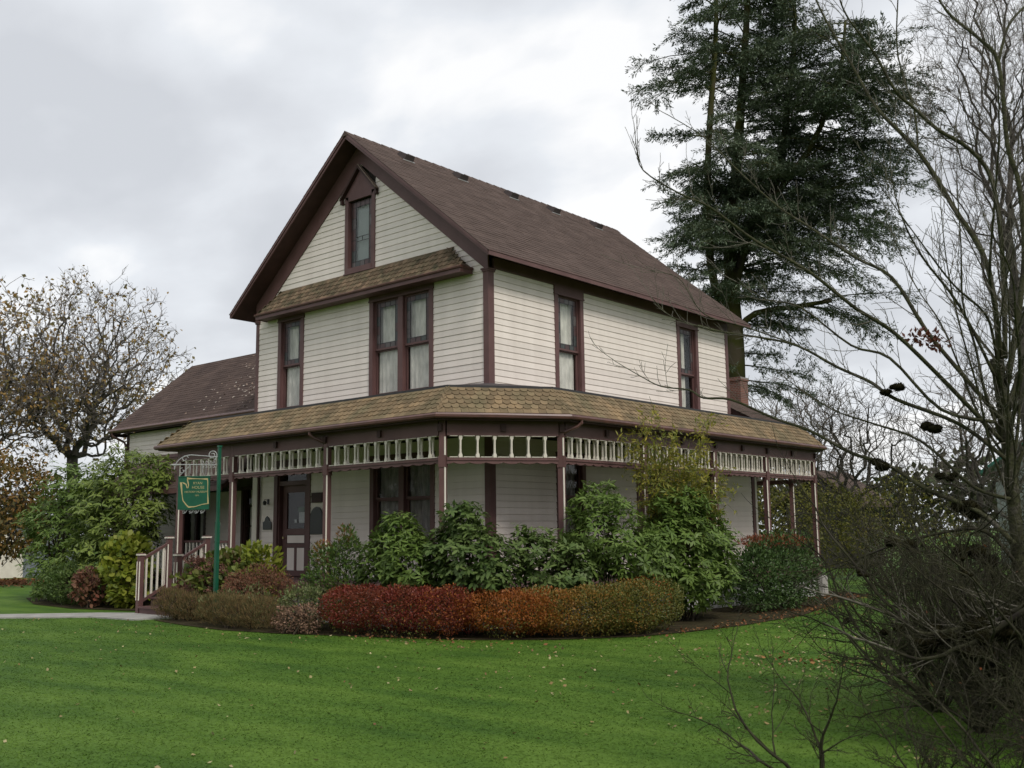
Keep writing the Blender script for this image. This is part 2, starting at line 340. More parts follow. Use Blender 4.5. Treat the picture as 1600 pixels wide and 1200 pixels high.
class Frame:
    """O + u*U + o*N + z*Z"""
    def __init__(s, O, U, N): s.O = Vector(O); s.U = Vector(U).normalized(); s.N = Vector(N).normalized(); s.Z = Vector((0, 0, 1))
    def p(s, u, o, z): return s.O + s.U * u + s.N * o + s.Z * z
    def box(s, mb, u0, u1, z0, z1, o0, o1, mi=0):
        return mb.add([s.p(u, o, z) for u in (u0, u1) for o in (o0, o1) for z in (z0, z1)], BOXF, mi)
    def matrix(s, u=0, o=0, z=0):
        p = s.p(u, o, z)
        return Matrix(((s.U.x, s.N.x, 0, p.x), (s.U.y, s.N.y, 0, p.y), (s.U.z, s.N.z, 1, p.z), (0, 0, 0, 1)))
def np_mesh(name, verts, faces, material, parent=None, kind=None, smooth=False):
    """verts (n,3), faces (m,k) all with k corners"""
    me = bpy.data.meshes.new(name)
    n, m, k = len(verts), len(faces), faces.shape[1]
    me.vertices.add(n); me.vertices.foreach_set('co', np.ascontiguousarray(verts, dtype=np.float32).ravel())
    me.loops.add(m * k); me.loops.foreach_set('vertex_index', np.ascontiguousarray(faces, dtype=np.int32).ravel())
    me.polygons.add(m); me.polygons.foreach_set('loop_start', np.arange(0, m * k, k, dtype=np.int32))
    me.polygons.foreach_set('loop_total', np.full(m, k, dtype=np.int32))
    if smooth: me.polygons.foreach_set('use_smooth', np.ones(m, dtype=bool))
    me.materials.append(M[material] if isinstance(material, str) else material)
    me.update(calc_edges=True)
    o = link(name, me, parent)
    if kind: o['kind'] = kind
    return o
def nrm(a): return a / np.maximum(np.linalg.norm(a, axis=1, keepdims=True), 1e-9)

# ================================================================== GROUND
g = MB(); g.add([(-700, -700, 0), (700, -700, 0), (700, 700, 0), (-700, 700, 0)], [(0, 1, 2, 3)])
lawn = g.build('lawn', 'grass'); tag(lawn, kind='structure')
bed_poly = [(-6.1, -3.32), (-4.6, -3.62), (-3.0, -3.80), (-1.6, -3.62), (-0.9, -3.42), (0.5, -3.02), (1.9, -2.55), (2.95, -1.80), (3.75, -0.70), (4.0, 0.4),
            (4.15, 2.0), (4.05, 4.5), (3.45, 7.0), (2.95, 9.0), (2.7, 11.2), (1.2, 12.2), (0, 12), (0, 0), (-6.1, 0)]
gb = MB(); gb.add([(x, y, 0.012) for x, y in bed_poly], [tuple(range(len(bed_poly)))])
tag(gb.build('garden_bed', 'soil'), kind='structure')
gb = MB(); gb.add([(x, y, 0.012) for x, y in [(-9.0, -2.2), (-8.2, -1.7), (-8.2, 1), (-17, 1), (-16.5, -1.2), (-13.5, -2.35), (-11, -2.6)]], [tuple(range(7))])
tag(gb.build('garden_bed', 'soil'), kind='structure')
gp = MB()
path = [((-6.2, -2.55), (-6.45, -3.55)), ((-8.0, -2.55), (-8.0, -3.7)), ((-8.9, -3.05), (-8.5, -4.15)), ((-10.5, -4.6), (-10.0, -5.35)), ((-14, -7.2), (-13.4, -8.0)), ((-30, -19), (-29.4, -19.9))]
for i in range(len(path) - 1):
    (a, b), (c, d) = path[i], path[i + 1]
    gp.prism([(*a, 0.0), (*b, 0.0), (*d, 0.0), (*c, 0.0)], (0, 0, 0.03))
tag(gp.build('path', 'path'), kind='structure')

# ================================================================== FARMHOUSE
house = empty('farmhouse', (0, 0, 0), 'two-storey cream clapboard house with brown gable roof and wraparound spindle porch', 'house')
FRONT = Frame((0, 0, 0), (1, 0, 0), (0, -1, 0))
SIDE = Frame((0, 0, 0), (0, 1, 0), (1, 0, 0))
WING = Frame((0, 1.0, 0), (1, 0, 0), (0, -1, 0))
W, SL = 7.5, 0.8226
Z_EAVE, Z_RIDGE, OF, OS, LY = 6.958, 10.416, 0.483, 0.454, 9.23
def roof_z(x): return Z_RIDGE - abs(x + W / 2) * SL
EXPO = 0.127

def siding(parent, F, z0, z1, lo, hi, openings, expo=EXPO):
    z = z0
    while z < z1 - 0.01:
        zt = min(z + expo, z1)
        a0, a1, b0, b1 = lo(z), lo(zt), hi(z), hi(zt)
        if b1 - a1 < 0.02 and b0 - a0 < 0.05: break
        cuts = sorted((u0, u1) for (u0, u1, q0, q1) in openings if min(zt, q1) - max(z, q0) > expo * 0.35)
        spans = []; cur = None
        left = (a0, a1)
        for (c0, c1) in cuts:
            if c0 > left[0] + 0.02: spans.append((left, (c0, c0)))
            left = (c1, c1)
        if b0 > left[0] + 0.02: spans.append((left, (b0, max(b1, left[1] + 0.001))))
        for (l, r) in spans:
            # long runs are made of two or three boards
            segs = [(l, r)]
            if r[0] - l[0] > 4.2:
                q = rnd.uniform(0.35, 0.65) * (r[0] - l[0]) + l[0]; segs = [(l, (q - 0.0015, q - 0.0015)), ((q + 0.0015, q + 0.0015), r)]
            for (p, s) in segs:
                mb = MB(); j = rnd.uniform(-0.0015, 0.0015)
                vs = []
                gz = 0.013; fg = gz / max(zt - z, gz)
                for (ub, ut) in (p, s):
                    ug = ub + (ut - ub) * fg
                    vs += [F.p(ub, -0.01, z), F.p(ub, 0.002, z), F.p(ug, 0.002, z + gz), F.p(ug, 0.021 + j, z + gz), F.p(ut, 0.014 + j, zt), F.p(ut, -0.01, zt)]
                mb.add(vs, [(0, 1, 2, 3, 4, 5), (11, 10, 9, 8, 7, 6)] + [(i, i + 6, (i + 1) % 6 + 6, (i + 1) % 6) for i in range(6)])
                mb.build('siding_board', 'siding', parent)
        z = zt

# --- wall cores and openings
front_open = [(-6.64, -5.71, 4.3, 6.85), (-3.41, -1.51, 4.3, 6.95), (-4.25, -3.27, 7.36, 9.9), (-6.66, -5.45, 0, 3.1), (-3.36, -1.48, 1.2, 3.3)]
side_open = [(2.05, 3.0, 4.3, 7.0), (6.80, 7.75, 4.3, 7.0), (2.0, 2.95, 1.2, 3.3), (4.9, 5.85, 1.2, 3.3), (7.3, 8.25, 1.2, 3.3)]
fw = MB()
fw.add([(-W + .02, .19, .5), (-.19, .19, .5), (-.19, .19, roof_z(-.19) - .2), (-W / 2, .19, Z_RIDGE - .2), (-W + .02, .19, roof_z(-W + .02) - .2)], [(0, 1, 2, 3, 4)])
front_wall = fw.build('front_wall', 'core', house)
sw = MB(); sw.add([(-.19, .19, .5), (-.19, 10.3, .5), (-.19, 10.3, 4.3), (-.19, LY, 4.3), (-.19, LY, 7.0), (-.19, .19, 7.0)], [(0, 1, 2, 3, 4, 5)])
side_wall = sw.build('side_wall', 'core', house)
bw = MB(); bw.add([(0, LY, .5), (-W, LY, .5), (-W, LY, 7.1), (-W / 2, LY, Z_RIDGE - .2), (0, LY, 7.1)], [(0, 1, 2, 3, 4)])
bw.add([(-W, 0, .5), (-W, LY, .5), (-W, LY, 7.1), (-W, 0, 7.1)], [(0, 1, 2, 3)])
bw.add([(0, 10.35, .5), (-W, 10.35, .5), (-W, 10.35, 4.3), (0, 10.35, 4.3)], [(0, 1, 2, 3)])
bw.build('rear_wall', 'siding', house)
flo = lambda z: -W + 0.02; fhi = lambda z: -0.10
siding(front_wall, FRONT, 0.72, 3.50, flo, fhi, front_open)
siding(front_wall, FRONT, 4.40, 6.72, flo, fhi, front_open)
zi0 = lambda z: -W / 2 - (Z_RIDGE - 0.61 - z) / SL + 0.005
zi1 = lambda z: -W / 2 + (Z_RIDGE - 0.61 - z) / SL - 0.005
siding(front_wall, FRONT, 6.72, 9.80, lambda z: max(zi0(z) - .06, flo(z)), lambda z: min(zi1(z) + .06, fhi(z)), front_open)
siding(side_wall, SIDE, 0.72, 3.50, lambda z: 0.125, lambda z: 10.22, side_open)
siding(side_wall, SIDE, 4.40, 6.78, lambda z: 0.125, lambda z: LY - 0.10, side_open)

# --- corner boards, capitals, friezes
def cornerb(name, F, u0, u1, z0, z1, o=0.034):
    mb = MB(); F.box(mb, u0, u1, z0, z1, -0.02, o); return mb
cb = MB()
cb.box(-0.10, 0.037, -0.037, 0.13, 4.30, 6.70)
cb.box(-0.12, 0.056, -0.056, 0.15, 6.70, 6.735)
cb.box(-0.135, 0.07, -0.07, 0.165, 6.735, 6.765)
cb.build('corner_board', 'trim', house)
cb = MB(); cb.box(-0.10, 0.037, -0.037, 0.13, 0.72, 3.5); cb.build('corner_board', 'trim', house)
cb = MB(); cb.box(-0.02, 0.037, LY - 0.10, LY + 0.03, 4.30, 6.78); cb.build('corner_board', 'trim', house)
cb = MB(); cb.box(-0.02, 0.037, 10.24, 10.38, 0.72, 3.5); cb.box(-0.12, 0.03, 10.36, 10.5, 0.72, 3.5, 1); cb.build('corner_board', ['trim', 'cream'], house)
cb = MB(); cb.box(-W - 0.035, -W + 0.07, -0.037, 0.1, 4.30, 6.70); cb.box(-W - .05, -W + 0.09, -0.056, 0.12, 6.70, 6.735); cb.box(-W - .065, -W + 0.11, -0.07, 0.135, 6.735, 6.77)
cb.build('corner_board', 'trim', house)
cb = MB(); cb.box(-W - 0.035, -W + 0.14, -0.037, 0.1, 0.72, 3.5); cb.build('corner_board', 'cream', house)
fz = MB(); SIDE.box(fz, 0.13, LY + 0.02, 6.775, 7.0, -0.02, 0.045); fz.build('side_frieze_board', 'trim', house)
# rake frieze on the gable wall (two sloping boards)
for sgn, nm in ((1, 'rake_frieze_board'), (-1, 'rake_frieze_board')):
    mb = MB()
    xe = -W / 2 + sgn * (W / 2 + (0.037 if sgn > 0 else 0.035))
    top = lambda x: roof_z(x) - 0.125
    low = lambda x: roof_z(x) - 0.61
    zb_ = 6.765
    xq = -W / 2 + sgn * (Z_RIDGE - 0.61 - zb_) / SL
    poly = [(-W / 2, top(-W / 2)), (xe, top(xe)), (xe, zb_), (xq, zb_), (-W / 2, low(-W / 2))]
    mb.prism([(x, -0.046, z) for x, z in poly], (0, 0.04, 0)); mb.build(nm, 'trim', house)
# small square returns of the frieze at each corner
# --- main roof
roof = MB()
TH = 0.085
for sgn in (1, -1):
    x1 = -W / 2 + sgn * (W / 2 + OS)
    poly = [(-W / 2, Z_RIDGE - 0.02), (x1, Z_EAVE - 0.02), (x1, Z_EAVE - 0.02 - TH), (-W / 2, Z_RIDGE - 0.02 - TH * 1.25)]
    roof.prism([(x, -OF + 0.03, z) for x, z in poly], (0, LY + 2 * OF - 0.06, 0))
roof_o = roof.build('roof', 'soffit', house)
def barge(y0, y1):
    for sgn in (1, -1):
        mb = MB(); x1 = -W / 2 + sgn * (W / 2 + OS)
        mb.prism([(x, y0, z) for x, z in [(-W / 2, Z_RIDGE - 0.005), (x1, Z_EAVE - 0.005), (x1, Z_EAVE - 0.115), (-W / 2, Z_RIDGE - 0.15)]], (0, y1 - y0, 0))
        # crown moulding strip along the top
        mb.prism([(x, y0 - 0.022 if y0 < 0 else y1, z) for x, z in [(-W / 2, Z_RIDGE + 0.0), (x1, Z_EAVE + 0.0), (x1, Z_EAVE - 0.06), (-W / 2, Z_RIDGE - 0.075)]], (0, 0.022, 0))
        mb.build('bargeboard', 'trim', roof_o)
barge(-OF, -OF + 0.03); barge(LY + OF - 0.03, LY + OF)
for x in (OS, -W - OS):
    ef = MB()
    s = 1 if x > 0 else -1
    ef.box(min(x, x + s * 0.025), max(x, x + s * 0.025), -OF - 0.01, LY + OF, Z_EAVE - 0.105, Z_EAVE - 0.0)
    ef.build('eave_fascia', 'trim', roof_o)
def courses(name, mtl, O, Uv, Vv, ulen, vlen, expo, parent, seglen=0.32, umin=None, umax=None):
    """shingle courses: O lower corner, Uv along eave, Vv up slope"""
    O, Uv, Vv = Vector(O), Vector(Uv).normalized(), Vector(Vv).normalized()
    Nn = Uv.cross(Vv)
    if Nn.z < 0: Nn = -Nn
    mb = MB(); v = 0.0; r = 0
    while v < vlen - 0.01:
        vt = min(v + expo * 1.35, vlen)
        a = umin(v) if umin else 0.0; bb = umax(v) if umax else ulen
        u = a - (seglen * 0.5 if r % 2 else 0) - rnd.uniform(0, .1)
        while u < bb:
            un = u + seglen * rnd.uniform(0.85, 1.15)
            l, rr = max(u, a), min(un, bb)
            if rr - l > 0.015:
                t = rnd.uniform(0.007, 0.013)
                vs = []
                for uu in (l + .002, rr - .002):
                    vs += [O + Uv * uu + Vv * v, O + Uv * uu + Vv * vt, O + Uv * uu + Vv * v + Nn * t, O + Uv * uu + Vv * vt + Nn * 0.003]
                mb.add(vs, BOXF)
            u = un
        v += expo; r += 1
    o = mb.build(name, mtl, parent); o['kind'] = 'stuff'; return o
slope_len = math.hypot(W / 2 + OS, Z_RIDGE - Z_EAVE)
vx, vz = (W / 2 + OS) / slope_len, (Z_RIDGE - Z_EAVE) / slope_len
courses('asphalt_shingles', 'roofsh', (OS + 0.03, -OF - 0.03, Z_EAVE - 0.025), (0, 1, 0), (-vx, 0, vz), LY + 2 * OF + 0.06, slope_len + .03, 0.135, roof_o)
courses('asphalt_shingles', 'roofsh', (-W - OS - 0.03, -OF - 0.03, Z_EAVE - 0.025), (0, 1, 0), (vx, 0, vz), LY + 2 * OF + 0.06, slope_len + .03, 0.135, roof_o)
rc = MB()
for i in range(38):
    y = -OF - 0.03 + i * 0.272
    z = Z_RIDGE + 0.006 + rnd.uniform(0, .006)
    rc.add([(-W / 2 - .13, y, z - .105), (-W / 2, y, z + .018), (-W / 2 + .13, y, z - .105), (-W / 2 - .13, y + .29, z - .115), (-W / 2, y + .29, z + .004), (-W / 2 + .13, y + .29, z - .115)], [(0, 1, 4, 3), (1, 2, 5, 4), (0, 2, 1)])
o = rc.build('ridge_caps', 'roofsh', roof_o); o['kind'] = 'stuff'
# roof vents just under the ridge
vm = MB()
vm.add([(-.19, -.17, -.01), (-.19, .17, -.01), (.19, -.17, -.01), (.19, .17, -.01), (-.15, -.15, .10), (-.15, .15, .10), (.17, -.15, .16), (.17, .15, .16)],
       [(0, 1, 5, 4), (1, 3, 7, 5), (3, 2, 6, 7), (2, 0, 4, 6), (4, 5, 7, 6)])
vm.box(.185, .24, -.2, .2, -.006, .012, 1)
vent_me = vm.mesh('roof_vent', ['flatroof', 'iron'])
ang = math.atan(SL)
for i, y in enumerate((0.94, 2.72, 4.58, 6.29, 8.2)):
    xo = -3.36
    v_ = link('roof_vent', vent_me, roof_o); v_.location = (xo, y, roof_z(xo) + 0.01); v_.rotation_euler = (0, ang, 0); v_.scale = (.8, .85, .85)

# --- pent roof across the gable
PX0, PX1, PZ0, PZ1, PY = -7.10, -0.40, 6.80, 7.33, 0.34
TX0, TX1 = -6.55, -1.02
pm = MB()
A = [(PX0, -PY, PZ0), (PX1, -PY, PZ0), (TX1, -0.03, PZ1), (TX0, -0.03, PZ1)]
pm.add(A + [(PX0, -0.03, PZ0), (PX1, -0.03, PZ0)], [(0, 1, 2, 3), (0, 3, 4), (1, 5, 2), (0, 4, 5, 1)])
pent = pm.build('pent_roof', 'soffit', house)
pf = MB(); pf.box(PX0 - .01, PX1 + .01, -PY - .025, -PY, PZ0 - .10, PZ0 - .003); pf.box(PX1, PX1 + .02, -PY, -.03, PZ0 - .10, PZ0 - .003); pf.box(PX0 - .02, PX0, -PY, -.03, PZ0 - .10, PZ0 - .003)
pf.box(PX0, PX1, -PY, -.03, PZ0 - .085, PZ0 - .07)
pf.build('pent_fascia', 'trim', pent)
pf = MB(); pf.tube([(PX0 - .03, -PY - .035, PZ0 + .005), (PX1 + .03, -PY - .035, PZ0 + .005), (PX1 + .03, -.04, PZ0 + .005)], .028, 6); pf.build('pent_moulding', 'gutter', pent)

def scale_mesh(name, mtl, w, h, t, rounded=True):
    """fish-scale shingle: origin at the top middle of its exposed area, hanging along -Y(local), normal Z"""
    pts = []
    if rounded:
        pts = [(-w / 2, .03), (-w / 2, -h * 0.45)]
        for k in range(1, 6):
            a = math.pi + math.pi * k / 6
            pts.append((w / 2 * math.cos(a), -h * 0.45 + (h * 0.55) * math.sin(a)))
        pts += [(w / 2, -h * 0.45), (w / 2, .03)]
    else: pts = [(-w / 2, .03), (-w / 2, -h), (w / 2, -h), (w / 2, .03)]
    mb = MB(); n = len(pts)
    zof = lambda y: 0.004 + (0.014 if y < -0.01 else 0.0) * min(1, -y / h) if y < 0 else 0.002
    top = [(x * .985, y, zof(y) + t) for x, y in pts]; bot = [(x * .985, y, zof(y)) for x, y in pts]
    mb.add(top + bot, [tuple(range(n)), *[(i, i + n, (i + 1) % n + n, (i + 1) % n) for i in range(n)]])
    return mb.mesh(name, mtl)
def scale_matrix(P, Uv, Vv, sx=1.0):
    Uv, Vv = Vector(Uv).normalized(), Vector(Vv).normalized(); Nn = Uv.cross(Vv)
    return Matrix(((Uv.x * sx, Vv.x, Nn.x, P.x), (Uv.y * sx, Vv.y, Nn.y, P.y), (Uv.z * sx, Vv.z, Nn.z, P.z), (0, 0, 0, 1)))
def scale_face(b0, b1, t0, t1, rows, w, placer, straight_first=True):
    """b0,b1 lower corners (left to right seen from outside), t0,t1 upper corners"""
    b0, b1, t0, t1 = map(Vector, (b0, b1, t0, t1))
    Uv = (b1 - b0).normalized(); up = ((t0 + t1) / 2 - (b0 + b1) / 2); up = (up - Uv * up.dot(Uv)); vl = up.length; Vv = up / vl
    h = vl / rows
    for r in range(rows):
        ft = (r + 1) / rows; fb = r / rows
        L_, R2 = b0.lerp(t0, fb), b1.lerp(t1, fb)
        ln = (R2 - L_).length; n = max(1, round(ln / w)); ww = ln / n
        ctrs = [(i + .5) * ww for i in range(n)] if r % 2 == 0 else [.25 * ww] + [i * ww for i in range(1, n)] + [ln - .25 * ww]
        for i, cu in enumerate(ctrs):
            half = (r % 2 == 1 and i in (0, len(ctrs) - 1))
            P = L_ + Uv * cu + Vv * (h * 1.0)
            placer(P, Uv, Vv, (ww / w) * (0.5 if half else 1.0), r == 0 and straight_first, h)
def transform_mesh(me, mtx, mb):
    vs = [mtx @ v.co for v in me.vertices]; mb.add(vs, [tuple(p.vertices) for p in me.polygons])

# pent shingles: too small to pick apart one by one
ps_me = scale_mesh('pent_scale', 'pentsh', 0.13, 0.125, 0.010); acc = MB()
def pl(P, U1, V1, sx, st, h): transform_mesh(ps_me, scale_matrix(P, U1, V1, sx), acc)
scale_face(A[0], A[1], A[3], A[2], 5, 0.13, pl, False)
scale_face(A[1], (PX1, -.03, PZ0), A[2], A[2], 5, 0.13, pl, False)
scale_face((PX0, -.03, PZ0), A[0], A[3], A[3], 5, 0.13, pl, False)
o = acc.build('shingles', 'pentsh', pent); o['kind'] = 'stuff'

# ================================================================== windows
def pane_grid(name, F, u0, u1, z0, z1, o, parent, border=0.105, nu=5, nz=6, mid=False):
    """leaded border of little coloured panes round a clear centre"""
    us = [u0] + [u0 + border + (u1 - u0 - 2 * border) * i / (nu - 2) for i in range(nu - 1)] + [u1]
    zs = [z0] + [z0 + border + (z1 - z0 - 2 * border) * i / (nz - 2) for i in range(nz - 1)] + [z1]
    mb = MB(); cm = MB(); c = 0.011
    for i in range(len(us) - 1):
        for j in range(len(zs) - 1):
            if 0 < i < len(us) - 2 and 0 < j < len(zs) - 2: continue
            F.box(mb, us[i] + c / 2, us[i + 1] - c / 2, zs[j] + c / 2, zs[j + 1] - c / 2, o - .003, o + rnd.uniform(.0, .003), rnd.choice((0, 0, 1, 2)))
            if i in (0, len(us) - 2) or True:
                F.box(cm, us[i], us[i + 1], zs[j] - c / 2, zs[j] + c / 2, o - .004, o + .006)
                F.box(cm, us[i] - c / 2, us[i] + c / 2, zs[j] + c / 2, zs[j + 1] - c / 2, o - .004, o + .006)
    for u in (us[1], us[-2]): F.box(cm, u - c / 2, u + c / 2, zs[1] + c, zs[-2] - c, o - .003, o + .005)
    for z in (zs[1], zs[-2]): F.box(cm, us[1] + c, us[-2] - c, z - c / 2, z + c / 2, o - .0045, o + .0065)
    if mid:
        zm = z0 + (z1 - z0) * .42
        for z in (zm - .05, zm + .05): F.box(cm, us[1], us[-2], z - c / 2, z + c / 2, o - .003, o + .005)
        um = (u0 + u1) / 2; F.box(cm, um - c / 2, um + c / 2, zm - .045, zm + .045, o - .003, o + .005)
    mb.build('border_panes', ['st1', 'st2', 'st3'], parent); cm.build('lead_came', 'came', parent)
    return us[1], us[-2], zs[1], zs[-2]
def curtain(F, u0, u1, z0, z1, o, parent, mtl='curtain', amp=.012, part=False):
    mb = MB(); n = 44; ph = rnd.uniform(0, 6)
    rows = 5
    def uu(i, j):
        f = i / n
        return u0 + (u1 - u0) * f
    vs = []
    for j in range(rows + 1):
        for i in range(n + 1):
            f = i / n
            wv = math.sin(f * 34 + ph + j * .12) * amp + math.sin(f * 61 + ph * 2) * amp * .45
            vs.append(F.p(uu(i, j), o + wv, z0 + (z1 - z0) * j / rows))
    fs = [(j * (n + 1) + i, j * (n + 1) + i + 1, (j + 1) * (n + 1) + i + 1, (j + 1) * (n + 1) + i) for j in range(rows) for i in range(n)]
    mb.add(vs, fs); return mb.build('curtain', mtl, parent, smooth=True)
def window(F, u0, u1, z0, z1, zm, lights=1, parent=house, cw=0.115, head=0.17, cmat='curtain', leaded=True, cap=True, curt=(0, 1), mull=0.15):
    """outer casing u0..u1, z0 sill bottom, z1 head top, zm meeting rail"""
    mb = MB()
    F.box(mb, u0, u0 + cw, z0, z1 - head, -.02, .038); F.box(mb, u1 - cw, u1, z0, z1 - head, -.02, .038)
    F.box(mb, u0 - .012, u1 + .012, z1 - head, z1, -.02, .044)
    if cap: F.box(mb, u0 - .022, u1 + .022, z1 - head - .016, z1 - head + .016, -.02, .056)
    F.box(mb, u0 + cw, u1 - cw, z0, z0 + .05, -.15, .05)
    i0, i1, j0, j1 = u0 + cw, u1 - cw, z0 + .05, z1 - head
    F.box(mb, i0 - .01, i0 + .012, j0, j1, -.15, .02); F.box(mb, i1 - .012, i1 + .01, j0, j1, -.15, .02); F.box(mb, i0 + .012, i1 - .012, j1 - .012, j1 + .004, -.15, .02)
    wdt = (i1 - i0 - mull * (lights - 1)) / lights
    for k in range(1, lights):
        a = i0 + k * wdt + (k - 1) * mull; F.box(mb, a, a + mull, j0, j1 - .012, -.15, .034)
    win = mb.build('window', 'trim', parent)
    bk = MB(); F.box(bk, i0 - .03, i1 + .03, j0 - .03, j1 + .03, -.185, -.178); bk.build('room_shade_panel', 'dark', win)  # flat backing sheet, room darkness painted in its colour
    for k in range(lights):
        a = i0 + k * (wdt + mull) + .014; b = a + wdt - .028; s = .034
        up = MB()
        F.box(up, a, a + s, zm - .02, j1 - .014, -.06, -.028); F.box(up, b - s, b, zm - .02, j1 - .014, -.06, -.028)
        F.box(up, a + s, b - s, j1 - .014 - s, j1 - .014, -.06, -.028); F.box(up, a + s, b - s, zm - .02, zm + .022, -.06, -.024)
        up.build('sash', 'trim', win)
        lo = MB()
        F.box(lo, a, a + s, j0, zm - .022, -.095, -.063); F.box(lo, b - s, b, j0, zm - .022, -.095, -.063)
        F.box(lo, a + s, b - s, j0, j0 + .06, -.095, -.063); F.box(lo, a + s, b - s, zm - .05, zm - .022, -.095, -.063)
        lo.build('sash', 'trim', win)
        g0, g1, h0, h1 = a + s, b - s, zm + .022, j1 - .014 - s
        if leaded:
            q0, q1, r0, r1 = pane_grid('p', F, g0, g1, h0, h1, -.045, win)
            gm = MB(); F.box(gm, q0, q1, r0, r1, -.047, -.043); gm.build('pane', 'glass', win)
        else:
            gm = MB(); F.box(gm, g0, g1, h0, h1, -.047, -.043); gm.build('pane', 'glass', win)
        gm = MB(); F.box(gm, g0, g1, j0 + .06, zm - .05, -.082, -.078); gm.build('pane', 'glass', win)
        cu0, cu1 = a + (b - a) * curt[0], a + (b - a) * curt[1]
        curtain(F, cu0 + .03, cu1 - .03, j0 + .03, j1 - .03, -.135, win, cmat)
    return win
window(FRONT, -6.66, -5.70, 4.50, 6.80, 5.57)
window(FRONT, -3.43, -1.49, 4.50, 6.78, 5.55, 2)
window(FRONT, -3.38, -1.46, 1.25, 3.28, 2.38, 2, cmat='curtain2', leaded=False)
window(SIDE, 2.03, 3.02, 4.50, 6.775, 5.45)
window(SIDE, 6.79, 7.76, 4.50, 6.775, 5.45, curt=(0.05, .62))
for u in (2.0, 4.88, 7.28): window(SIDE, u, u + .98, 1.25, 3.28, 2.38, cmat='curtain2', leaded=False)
# attic window with its little gabled hood
mb = MB(); F = FRONT
F.box(mb, -4.27, -4.16, 7.37, 9.13, -.02, .04); F.box(mb, -3.38, -3.27, 7.37, 9.13, -.02, .04)
F.box(mb, -4.16, -3.38, 7.37, 7.48, -.12, .05); F.box(mb, -4.29, -3.25, 7.345, 7.37, -.02, .06)
mb.prism([F.p(u, .04, z) for u, z in ((-4.27, 9.13), (-4.16, 9.02), (-3.38, 9.02), (-3.27, 9.13), (-3.77, 9.68))], (0, .05, 0))
F.box(mb, -4.17, -4.145, 7.48, 9.02, -.12, .02); F.box(mb, -3.395, -3.37, 7.48, 9.02, -.12, .02)
att = mb.build('attic_window', 'trim', house)
hd = MB()
for s in (-1, 1):
    e0 = Vector((-3.77, -.02, 9.70)); e1 = Vector((-3.77 + s * .60, -.02, 9.06))
    hd.prism([e0, e1, e1 + Vector((0, 0, .055)), e0 + Vector((0, 0, .075))], (0, -.10, 0))
    hd.box(min(e1.x, e1.x - s * .06), max(e1.x, e1.x - s * .06), -.10, 0.0, 8.98, 9.08)
hd.build('window_hood', 'trim_d', att)
hm = MB(); e0 = Vector((-3.77, -.125, 9.775)); e1 = Vector((-3.77 + .60, -.125, 9.118)); hm.prism([e0, e1, e1 + Vector((0, 0, .02)), e0 + Vector((0, 0, .022))], (0, .09, 0)); hm.build('hood_flashing', 'roofleaf', att)
q0, q1, r0, r1 = pane_grid('a', FRONT, -4.12, -3.42, 7.50, 9.0, -.05, att, border=.13, nu=5, nz=7, mid=True)
gm = MB(); F.box(gm, q0, q1, r0, r1, -.052, -.048); gm.build('pane', 'glass', att)
gm = MB(); F.box(gm, -4.14, -3.40, 7.48, 9.02, -.11, -.10); gm.build('roller_blind', 'shade', att)

# --- front door
mb = MB(); F = FRONT
F.box(mb, -6.70, -6.57, .72, 3.2, -.02, .04); F.box(mb, -5.50, -5.37, .72, 3.2, -.02, .04); F.box(mb, -6.70, -5.37, 3.2, 3.36, -.02, .045)
F.box(mb, -6.57, -6.53, .72, 3.2, -.17, .0); F.box(mb, -5.54, -5.50, .72, 3.2, -.17, .0); F.box(mb, -6.53, -5.54, 2.78, 2.88, -.17, .0)
dframe = mb.build('front_door', 'trim', house)
lf = MB(); d0, d1 = -6.50, -5.57
F.box(lf, d0, d0 + .14, .74, 2.78, -.13, -.085); F.box(lf, d1 - .14, d1, .74, 2.78, -.13, -.085)
for a, b in ((.74, .86), (1.38, 1.47), (1.66, 1.80), (2.62, 2.78)): F.box(lf, d0 + .14, d1 - .14, a, b, -.13, -.085)
F.box(lf, -6.07, -6.0, .86, 1.38, -.13, -.085)
lf.build('door_leaf', 'trim', dframe)
pn = MB(); F.box(pn, d0 + .15, d1 - .15, 1.48, 1.65, -.125, -.10); pn.build('door_panel', 'siding', dframe)
pn = MB(); F.box(pn, d0 + .15, -6.08, .87, 1.37, -.125, -.10); pn.build('door_panel', 'siding', dframe)
pn = MB(); F.box(pn, -5.99, d1 - .15, .87, 1.37, -.125, -.10); pn.build('door_panel', 'siding', dframe)
pn = MB(); F.box(pn, d0 + .14, d1 - .14, 1.80, 2.62, -.112, -.108); pn.build('pane', 'glass', dframe)
pn = MB(); F.box(pn, -6.53, -5.54, 2.88, 3.2, -.112, -.108); pn.build('pane', 'glass', dframe)
pn = MB(); F.box(pn, d0, d1, .72, 3.2, -.178, -.172); pn.build('room_shade_panel', 'dark', dframe)  # black sheet behind the door glass in place of a shaded hall
pn = MB(); F.box(pn, -5.93, -5.71, 1.93, 2.17, -.104, -.100); pn.build('paper_notice', 'paper', dframe)
pn = MB(); F.box(pn, -5.96, -5.74, 2.175, 2.28, -.104, -.101); pn.build('paper_notice', 'shade', dframe)
pn = MB(); F.box(pn, -6.09, -6.01, 1.93, 2.01, -.104, -.100); pn.build('small_sticker', 'paper', dframe)
kn = MB(); kn.tube([F.p(-6.44, -.085, 1.60), F.p(-6.44, -.04, 1.60)], [.012, .028], 8); kn.build('door_knob', 'gold', dframe)

